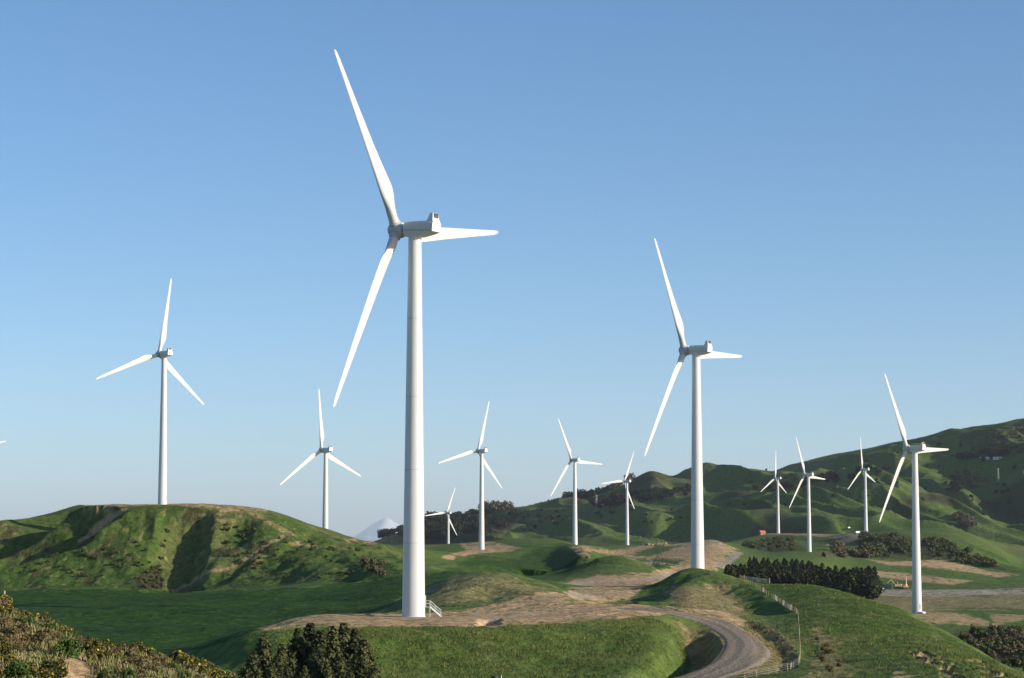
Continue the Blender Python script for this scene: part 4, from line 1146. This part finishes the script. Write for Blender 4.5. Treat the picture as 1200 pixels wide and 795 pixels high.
scatter([(1150, 508), (1200, 500), (1205, 528), (1165, 526)], 50, 4200, 5000, 4, 8, FARBR, 'hill_bush', 'brown bush on the upper far right slope', 'bush', 'brown bushes on the upper right slope', 17)
scatter([(1000, 535), (1200, 505), (1200, 590), (1000, 600), (850, 600), (850, 560)], 60, 3900, 5000, 4, 8, FARB, 'hill_bush', 'small dark bush scattered over the far range', 'bush', 'scattered bushes of the far range', 18)
scatter([(610, 600), (700, 600), (800, 590), (800, 612), (650, 624), (600, 625)], 40, 3900, 5000, 4, 8, FARB, 'hill_bush', 'small dark bush on the far slope left of the fenced knoll turbine', 'bush', 'scattered bushes of the far left slope', 19)

# ------------------------------------------------------------------ grass (uncountable)
def grass(name, poly_px, n, dmin, dmax, h, blades, mat, seed):
    r = np.random.default_rng(seed); p = np.array(poly_px, float)
    V = []
    m = (PX > p[:, 0].min()) & (PX < p[:, 0].max()) & (DD > dmin) & (DD < dmax) & (PY > p[:, 1].min()) & (PY < p[:, 1].max())
    inside = np.zeros(m.sum(), bool); x, y = PX[m], PY[m]
    for i in range(len(p)):
        x0, y0 = p[i]; x1, y1 = p[(i + 1) % len(p)]
        with np.errstate(divide='ignore', invalid='ignore'):
            inside ^= ((y0 > y) != (y1 > y)) & (x < (x1 - x0) * (y - y0) / ((y1 - y0) or 1e-9) + x0)
    ok = inside & (SOIL[m] < .3)
    X, Y, Z = XX[m][ok], DD[m][ok], ZZ[m][ok]
    if len(X) == 0: return
    idx = r.integers(0, len(X), n)
    jx = r.normal(size=n) * .3; jy = r.normal(size=n) * .5
    B = np.stack([X[idx] + jx, Y[idx] + jy, Z[idx] - .05], 1)
    cl = (.2 + 1.35 * vnoise(B[:, 0] / 2.5, B[:, 1] / 2.5, 3))[:, None]
    for k in range(blades):
        a = r.random(n) * 6.283; lean = (.25 + .5 * r.random(n)); hh = h * (.5 + .8 * r.random(n)) * cl[:, 0]
        w = h * .22
        b0 = B + np.stack([r.normal(size=n) * h * .35, r.normal(size=n) * h * .35, np.zeros(n)], 1)
        side = np.stack([np.cos(a + 1.57) * w, np.sin(a + 1.57) * w, np.zeros(n)], 1)
        tip = b0 + np.stack([np.cos(a) * lean * hh, np.sin(a) * lean * hh, hh], 1)
        V.append(np.stack([b0 - side * .5, b0 + side * .5, tip + side * .15, tip - side * .15], 1).reshape(-1, 3))
    me = quads_mesh(name, np.concatenate(V), [mat])
    o = link(name, me); tag(o, kind='stuff'); return o
grass('bank_grass', [(330, 735), (440, 735), (560, 735), (700, 729), (760, 725), (800, 735), (826, 755), (818, 775), (760, 800), (330, 800)], 42000, 330, 405, .27, 2, M_tuft, 1)
grass('bank_dry_grass', [(330, 735), (440, 735), (560, 735), (700, 729), (760, 725), (800, 735), (826, 755), (818, 775), (760, 800), (330, 800)], 2500, 330, 405, .34, 2, M_drytuft, 7)
grass('slope_dry_grass', [(872, 685), (950, 685), (1010, 700), (1080, 730), (1210, 800), (950, 800), (942, 740), (934, 716)], 1500, 280, 620, .34, 2, M_drytuft, 8)
grass('slope_grass', [(872, 685), (950, 685), (1010, 700), (1080, 730), (1210, 800), (950, 800), (942, 740), (934, 716)], 26000, 280, 620, .26, 2, M_tuft, 2)
grass('spur_grass', [(-30, 700), (60, 735), (200, 780), (280, 800), (280, 815), (-30, 815)], 9000, 98, 156, .42, 3, M_drytuft, 3)
grass('spur_green_grass', [(-30, 700), (60, 735), (200, 780), (280, 800), (280, 815), (-30, 815)], 8000, 98, 156, .40, 3, M_tuft, 4)
grass('cut_grass', [(782, 690), (850, 683), (870, 705), (880, 722), (930, 750), (932, 780), (880, 792), (890, 760), (850, 722), (800, 712)], 9000, 340, 660, .28, 2, M_drytuft, 5)

# ------------------------------------------------------------------ fence along the slope
def make_fence():
    line = [(867, 678), (872, 681), (884, 688), (897, 696), (911, 705), (925, 714), (934, 720), (936, 734), (937, 752), (937.5, 770), (935, 781), (922, 786.5), (905, 790), (888, 793.5), (872, 797)]
    P = [ray_ground(x, y, dmin=300, dmax=700) for x, y in densify(line, 8)]
    root = empty('farm_fence', P[0])
    tag(root, 'post and wire farm fence running down the green slope beside the road bend', 'fence')
    inv = -P[0]
    # resample by distance
    cum = [0]
    for i in range(len(P) - 1): cum.append(cum[-1] + math.hypot(P[i + 1].x - P[i].x, P[i + 1].y - P[i].y))
    L = cum[-1]; n = 78; pos = []
    xs = [p.x for p in P]; ys = [p.y for p in P]
    for i in range(n):
        s_ = L * i / (n - 1); x = float(np.interp(s_, cum, xs)); y = float(np.interp(s_, cum, ys))
        pos.append(Vector((x, y, ground_z(x, y))))
    r = random.Random(9)
    protos = []
    for k, (mat, rad, h) in enumerate([(M_wood, .05, 1.02), (M_palewood, .05, .98), (M_postwhite, .06, 1.1)]):
        mb = MB(); mb.tube((0, 0, -.35), (0, 0, h), rad, rad * .92, 8); mb.tube((0, 0, h), (0, 0, h + .03), rad * .92, rad * .4, 8)
        protos.append(mb.mesh('post', mat, True))
    for i, p in enumerate(pos):
        k = 2 if i in (20, 26, 27, 33, 38, 70) else (0 if r.random() < .7 else 1)
        o = link('post', protos[k], root); o.location = p + inv; o.rotation_euler = (r.uniform(-.04, .04), r.uniform(-.05, .05), r.random() * 6)
    for h in (.3, .6, .85, 1.05):
        mb = MB()
        for i in range(len(pos) - 1):
            a = pos[i] + inv + Vector((0, 0, h)); b = pos[i + 1] + inv + Vector((0, 0, h))
            mb.tube(a, b, .016, .016, 5, caps=False)
        mb.build('wire', M_wire, root)
    # gate at the top end
    g0 = ray_ground(872, 681, dmin=400, dmax=700); g1 = ray_ground(893, 681, dmin=400, dmax=700)
    g1.y = g0.y; g1.z = ground_z(g1.x, g1.y)
    gr = empty('farm_gate', g0)
    tag(gr, 'low green farm gate at the top end of the slope fence', 'gate')
    v = g1 - g0; L = v.length; ang = math.atan2(v.y, v.x); gr.rotation_euler = (0, 0, ang)
    dz = v.z
    mb = MB()
    for h in (.25, .55, .85, 1.1): mb.tube((.1, 0, h), (L - .1, 0, h + dz), .03, .03, 6)
    for t in (0, .5, 1): mb.tube((.1 + (L - .2) * t, 0, .2 + dz * t), (.1 + (L - .2) * t, 0, 1.12 + dz * t), .03, .03, 6)
    mb.build('gate_bars', M_teal, gr)
    for t in (0, 1):
        mb = MB(); mb.tube((L * t, 0, -.4 + dz * t), (L * t, 0, 1.45 + dz * t), .12, .11, 8); mb.build('gate_post', M_wood, gr)
make_fence()

# lone grey post at the left edge
p = ray_ground(5, 706, dmin=300)
r0 = empty('fence_post', p); tag(r0, 'lone grey wooden post standing in the meadow at the left edge', 'post')
k = p.y / F
mb = MB(); mb.tube((0, 0, -.4), (0, 0, 13 * k), 1.1 * k, 1.0 * k, 10); mb.build('shaft', M_palewood, r0, True)
mb = MB(); mb.lathe([(1.12 * k, 13 * k), (.9 * k, 13.5 * k), (.3 * k, 13.8 * k)], 10); mb.build('cap', M_wood, r0, True)

# trough at the foot of the grass bank
p = ray_ground(580, 795.5, dmin=300)
tg = empty('water_trough', p); tag(tg, 'dark trough half seen at the foot of the grass bank', 'trough')
mb = MB(); mb.lathe([(.55, -.1), (.55, .38), (.5, .42), (.45, .38), (.44, .15)], 20); mb.build('basin', M_dark, tg, True)
mb = MB(); mb.tube((.95, 0, -.2), (.95, 0, .5), .07, .07, 8); mb.build('stub_post', M_postwhite, tg)

# ------------------------------------------------------------------ buildings
def house(name, loc, rz, L, W, h, rh, wall, roof, label, cat, door=True, nwin=2):
    root = empty(name, loc, rz); tag(root, label, cat)
    mb = MB(); mb.box((0, 0, h / 2 - .5), (L, W, h + 1.0))
    x, y = L / 2, W / 2
    mb.add([(-x, -y, h + .002), (-x, y, h + .002), (-x, 0, h + rh), (x, -y, h + .002), (x, y, h + .002), (x, 0, h + rh)], [(0, 1, 2), (3, 5, 4)])
    mb.build('wall', wall, root)
    mb = MB(); o = .35
    for s_ in (-1, 1):
        mb.add([(-x - o, s_ * (y + o), h - rh * o / y + .05), (x + o, s_ * (y + o), h - rh * o / y + .05), (x + o, 0, h + rh + .05), (-x - o, 0, h + rh + .05),
                (-x - o, s_ * (y + o), h - rh * o / y + .2), (x + o, s_ * (y + o), h - rh * o / y + .2), (x + o, 0, h + rh + .2), (-x - o, 0, h + rh + .2)],
               [(0, 1, 2, 3), (4, 5, 6, 7), (0, 1, 5, 4), (1, 2, 6, 5), (3, 0, 4, 7)])
    mb.build('roof', roof, root)
    if door:
        mb = MB(); mb.box((L * .12, -W / 2 - .03, h * .4), (L * .16, .08, h * .8)); mb.build('door', M_dark, root)
    for i in range(nwin):
        mb = MB(); mb.box((-L * .32 + i * L * .62 / max(1, nwin - 1) + (.02 if i else 0), -W / 2 - .03, h * .58), (L * .13, .08, h * .38)); mb.build('window', M_glass, root)
    return root
p = ray_ground(893, 627, dmin=2400, dmax=3200)
house('farm_shed', p, .5, 7.5, 5, 3.4, 1.9, M_red, M_redroof, 'small red gabled shed left of the small turbine', 'shed', True, 1)
p = ray_ground(708, 592, dmin=3600)
house('farm_house', p, .2, 11, 8, 2.8, 3.4, M_wall, M_redroof, 'red-roofed farm house among dark trees on the far ridge', 'house')
for (px, py, L, lab) in [(1152, 539, 11, 'low white farm shed at the left of the far right farm'), (1157.5, 538.5, 5, 'smallest bright white hut of the far right farm'), (1169, 538.5, 16, 'long grey-white farm building at the right of the far right farm')]:
    p = ray_ground(px, py, dmin=3800)
    house('farm_building', p, .1, L, 7, 3.2, 1.6, M_wall, M_wall, lab, 'farm building', True, 2)
p = ray_ground(968, 653, dmin=1900, dmax=2600)
house('farm_shed', p, .7, 5.5, 4.5, 2.4, 1.9, M_bark, M_bark, 'dark brown gabled hut above the right end of the pine block', 'shed', True, 1)

# lattice pylons
def pylon(px, py, hpx, dmin, label):
    p = ray_ground(px, py, dmin=dmin); h = hpx * p.y / F
    root = empty('power_pylon', p, .5); tag(root, label, 'pylon')
    mb = MB(); w = h * .075
    lv = [0, .25, .47, .66, .82, 1.0]; wd = [w * (1 - .86 * t) for t in lv]
    for sx, sy in ((-1, -1), (1, -1), (1, 1), (-1, 1)):
        for i in range(len(lv) - 1):
            mb.tube((sx * wd[i], sy * wd[i], lv[i] * h - (1 if i == 0 else 0)), (sx * wd[i + 1], sy * wd[i + 1], lv[i + 1] * h), .13, .13, 5)
    for i in range(len(lv) - 1):
        c0 = [(-1, -1), (1, -1), (1, 1), (-1, 1)]
        for k in range(4):
            a, b = c0[k], c0[(k + 1) % 4]
            mb.tube((a[0] * wd[i], a[1] * wd[i], lv[i] * h), (b[0] * wd[i + 1], b[1] * wd[i + 1], lv[i + 1] * h), .1, .1, 4)
            mb.tube((b[0] * wd[i], b[1] * wd[i], lv[i] * h), (a[0] * wd[i + 1], a[1] * wd[i + 1], lv[i + 1] * h), .1, .1, 4)
    mb.build('lattice_mast', M_pylon, root)
    for z in (.74, .86, .96):
        mb = MB(); mb.tube((-h * .10, 0, z * h), (h * .10, 0, z * h), .15, .15, 5)
        for sx in (-1, 1): mb.tube((sx * h * .10, 0, z * h), (0, 0, z * h + .035 * h), .09, .09, 4)
        mb.build('cross_arm', M_pylon, root)
pylon(699, 601, 21, 3500, 'grey lattice pylon beside the red-roofed house on the far ridge')
pylon(1170, 566, 17, 3600, 'grey lattice pylon in the shaded hollow below the far right farm')

# ------------------------------------------------------------------ vehicles and site plant
def wheels(root, xs, w, r):
    for x in xs:
        for s_ in (-1, 1):
            mb = MB(); mb.tube((x, s_ * w - s_ * .12, r), (x, s_ * w + s_ * .12, r), r, r, 14)
            o = mb.build('wheel', M_rubber, root, True)
            mb = MB(); mb.tube((x, s_ * w + s_ * .121, r), (x, s_ * w + s_ * .14, r), r * .55, r * .5, 10); mb.build('rim', M_galv, o)
def car(loc, rz, label):
    root = empty('parked_car', loc, rz); tag(root, label, 'car')
    mb = MB()
    prof = [(-2.1, .35), (-2.15, .8), (-1.9, .95), (-1.5, 1.45), (.35, 1.5), (1.0, .98), (2.0, .82), (2.15, .6), (2.1, .35)]
    mb.loft([[Vector((x, s_ * (.85 if z < 1.2 else .68), z)) for x, z in prof] for s_ in (-1, 1)])
    mb.build('body', M_carwhite, root, False, .05)
    mb = MB()
    for s_ in (-1, 1): mb.box((-.55, s_ * .80, 1.2), (1.7, .05, .36))
    mb.build('window', M_glass, root)
    wheels(root, (-1.35, 1.35), .8, .33)
def truck(loc, rz, label, s_=1.0):
    root = empty('parked_truck', loc, rz); root.scale = (s_, s_, s_); tag(root, label, 'truck')
    mb = MB(); mb.box((-1.0, 0, .95), (6.2, 2.2, .25)); mb.build('chassis', M_dark, root)
    mb = MB(); mb.loft([[Vector((x, y, z)) for x, z in ((1.2, .9), (1.2, 2.7), (2.3, 2.75), (2.9, 1.9), (3.0, .8))] for y in (-1.1, 1.1)])
    cab = mb.build('cab', M_carwhite, root, False, .06)
    mb = MB(); mb.box((2.66, 0, 2.25), (.06, 1.8, .7), Matrix.Rotation(math.radians(-38), 3, 'Y'))
    for y in (-1.12, 1.12): mb.box((1.85, y, 2.2), (.8, .05, .6))
    mb.build('windscreen', M_glass, cab)
    mb = MB(); mb.box((-1.6, 0, 2.05), (4.6, 2.3, 1.9)); mb.build('cargo_box', M_carwhite, root, False, .05)
    wheels(root, (-3.0, 2.0), 1.0, .48)
def excavator(loc, rz, label):
    root = empty('excavator', loc, rz); root.scale = (1.25, 1.25, 1.25); tag(root, label, 'excavator')
    for y in (-1.2, 1.2):
        mb = MB(); mb.loft([[Vector((x, y + s_ * .3, z)) for x, z in ((-1.9, .25), (-1.6, 0), (1.6, 0), (1.9, .25), (1.9, .6), (1.6, .9), (-1.6, .9), (-1.9, .6))] for s_ in (-1, 1)])
        mb.build('track', M_rubber, root)
    mb = MB(); mb.box((-.5, 0, 1.75), (3.6, 2.6, 1.3)); mb.tube((0, 0, .8), (0, 0, 1.15), .8, .8, 14); mb.build('body', M_cream, root, False, .08)
    mb = MB(); mb.box((.7, .75, 2.95), (1.5, 1.1, 1.2)); cab = mb.build('cab', M_yellow, root, False, .06)
    mb = MB(); mb.box((1.47, .75, 3.0), (.05, .9, .8)); mb.box((.7, 1.32, 3.0), (1.1, .05, .8)); mb.build('window', M_glass, cab)
    def beam(p0, p1, a, b, nm, mat):
        p0, p1 = Vector(p0), Vector(p1); d = p1 - p0; m_ = MB()
        m_.box((p0 + p1) / 2, (d.length, a, b), Matrix.Rotation(-math.atan2(d.z, d.x), 3, 'Y')); return m_.build(nm, mat, root, False, .04)
    beam((1.0, -.3, 1.9), (3.7, -.3, 4.9), .45, .6, 'boom', M_cream)
    beam((3.5, -.3, 5.0), (5.6, -.3, 2.6), .38, .45, 'arm', M_cream)
    mb = MB(); mb.loft([[Vector((x, -.3 + s_ * .6, z)) for x, z in ((5.3, 2.6), (6.0, 2.5), (6.0, 1.6), (5.4, 1.2), (4.9, 1.6))] for s_ in (-1, 1)]); mb.build('bucket', M_dark, root)
def crane_rig(loc, rz, label):
    root = empty('drill_rig', loc, rz); tag(root, label, 'drill rig')
    mb = MB(); mb.box((0, 0, 1.2), (4.2, 2.0, .9)); mb.build('carrier', M_red, root, False, .06)
    for y in (-.95, .95):
        mb = MB(); mb.loft([[Vector((x, y + s_ * .25, z)) for x, z in ((-1.9, .2), (-1.6, 0), (1.6, 0), (1.9, .2), (1.9, .55), (1.6, .75), (-1.6, .75), (-1.9, .55))] for s_ in (-1, 1)])
        mb.build('track', M_rubber, root)
    mb = MB(); mb.tube((.6, 0, 1.4), (.6, 0, 8.0), .42, .16, 8); mb.tube((.6, 0, 1.4), (.6, 0, 3.2), 1.0, .5, 8); mb.build('mast', M_cream, root)
    mb = MB(); mb.box((-1.1, 0, 2.2), (1.3, 1.5, 1.1)); cab = mb.build('cab', M_red, root, False, .05)
    mb = MB(); mb.box((-1.1, -.77, 2.3), (.9, .05, .6)); mb.build('window', M_glass, cab)
def container(loc, rz, label):
    root = empty('site_container', loc, rz); tag(root, label, 'container')
    mb = MB(); mb.box((0, 0, 1.4), (5.6, 2.4, 2.7))
    for i in range(18): mb.box((-2.6 + i * .305, -1.23, 1.4), (.14, .06, 2.4))
    mb.build('shell', M_navy, root)
    mb = MB(); mb.box((2.84, 0, 1.4), (.08, 2.2, 2.5)); mb.build('end_door', M_carwhite, root)
    mb = MB()
    for x in (-2.7, 2.7):
        for y in (-1.1, 1.1): mb.box((x, y, .02), (.2, .2, .12))
    mb.build('corner_foot', M_dark, root)
DV = (1300, 1800)
def vp(px, py, a=1300, b=1800): return ray_ground(px, py, dmin=a, dmax=b)
car(vp(1032, 691), .1, 'white car parked right of the dark pine block')
container(vp(1040, 690), .0, 'dark blue site container between the white car and the digger')
excavator(vp(1052, 690), math.pi * .92, 'cream and yellow digger working left of the far right tower')
crane_rig(vp(1061, 690), .3, 'red and cream drill rig with a tall mast beside the digger')
truck(vp(1006, 626, 2300, 2900), .5, 'white truck left of the tower foot on the far brown pad', 1.0)
truck(vp(1010.5, 626, 2300, 2900), 2.4, 'grey-white truck nearest the tower foot on the far brown pad', .9)
truck(vp(995, 620, 2300, 3900), .9, 'white truck alone at the top of the bare earth cut', 1.0)

# pile of stumps and rocks behind the bare cut
def rubble():
    r = random.Random(4); p0 = ray_ground(766, 636.5, dmin=1800, dmax=2700)
    for i in range(26):
        px = 753 + 26 * (i / 25) + r.uniform(-1, 1)
        p = ray_ground(px, 637 - r.uniform(0, 1.5), dmin=1800, dmax=2700)
        sz = r.uniform(.9, 2.6)
        bm = bmesh.new(); bmesh.ops.create_icosphere(bm, subdivisions=2, radius=sz)
        for v in bm.verts:
            k = 1 + .35 * math.sin(v.co.x * 2.1 / sz * 2 + i) * math.cos(v.co.y * 1.7 / sz * 2 + i * 2) + r.uniform(-.12, .12)
            v.co *= k; v.co.z *= .75
        me = bpy.data.meshes.new('boulder'); bm.to_mesh(me); bm.free(); me.materials.append(M_rock)
        o = link('boulder', me); o.location = p + Vector((0, 0, sz * .35))
        tag(o, 'brown boulder in the spoil heap on the skyline of the bare cut', 'boulder', 'boulders of the spoil heap')
rubble()

# ------------------------------------------------------------------ haze, sky, sun
def make_haze(density):
    mb = MB(); x0, x1, y0, y1, z0, z1 = -36000, 36000, -1000, 116000, -520, 1950
    mb.box(((x0 + x1) / 2, (y0 + y1) / 2, (z0 + z1) / 2), (x1 - x0, y1 - y0, z1 - z0))
    m = bpy.data.materials.new('haze'); m.use_nodes = True; nt = m.node_tree
    for n in list(nt.nodes): nt.nodes.remove(n)
    out = N(nt, 'ShaderNodeOutputMaterial'); v = N(nt, 'ShaderNodeVolumePrincipled')
    v.inputs['Color'].default_value = (.76, .86, .97, 1); v.inputs['Density'].default_value = density
    v.inputs['Anisotropy'].default_value = 0.0
    nt.links.new(v.outputs[0], out.inputs['Volume'])
    o = mb.build('haze', m); tag(o, kind='stuff')
make_haze(1.35e-5)

SUN_EL, SUN_AZ = math.radians(18.5), math.radians(111)     # azimuth clockwise from +Y
sd = Vector((math.sin(SUN_AZ) * math.cos(SUN_EL), math.cos(SUN_AZ) * math.cos(SUN_EL), math.sin(SUN_EL)))
sl = bpy.data.lights.new('sun', 'SUN'); sl.energy = 5.0; sl.angle = math.radians(.55); sl.color = (1.0, .91, .78)
so = bpy.data.objects.new('sun', sl); COL.objects.link(so); so.rotation_euler = (-sd).to_track_quat('-Z', 'Y').to_euler()
so.location = (200, -50, 200)
w = bpy.data.worlds.new('World'); SC.world = w; w.use_nodes = True
nt = w.node_tree; bg = nt.nodes['Background']
sky = nt.nodes.new('ShaderNodeTexSky'); sky.sky_type = 'NISHITA'; sky.sun_disc = False
sky.sun_elevation = SUN_EL; sky.sun_rotation = SUN_AZ
sky.altitude = 300; sky.air_density = .65; sky.dust_density = .75; sky.ozone_density = 2.0
hs = nt.nodes.new('ShaderNodeHueSaturation'); hs.inputs['Saturation'].default_value = 1.17; hs.inputs['Hue'].default_value = .496
nt.links.new(sky.outputs[0], hs.inputs['Color']); nt.links.new(hs.outputs[0], bg.inputs[0]); bg.inputs[1].default_value = .135

SC.view_settings.view_transform = 'Standard'; SC.view_settings.look = 'None'
SC.view_settings.exposure = 0.28; SC.view_settings.gamma = 1.0; SC.view_settings.use_curve_mapping = False
SC.render.engine = 'CYCLES'
SC.cycles.max_bounces = 5; SC.cycles.diffuse_bounces = 2; SC.cycles.volume_bounces = 0; SC.cycles.glossy_bounces = 2
SC.cycles.use_denoising = True
SC.cycles.caustics_reflective = False; SC.cycles.caustics_refractive = False
SC.render.film_transparent = False
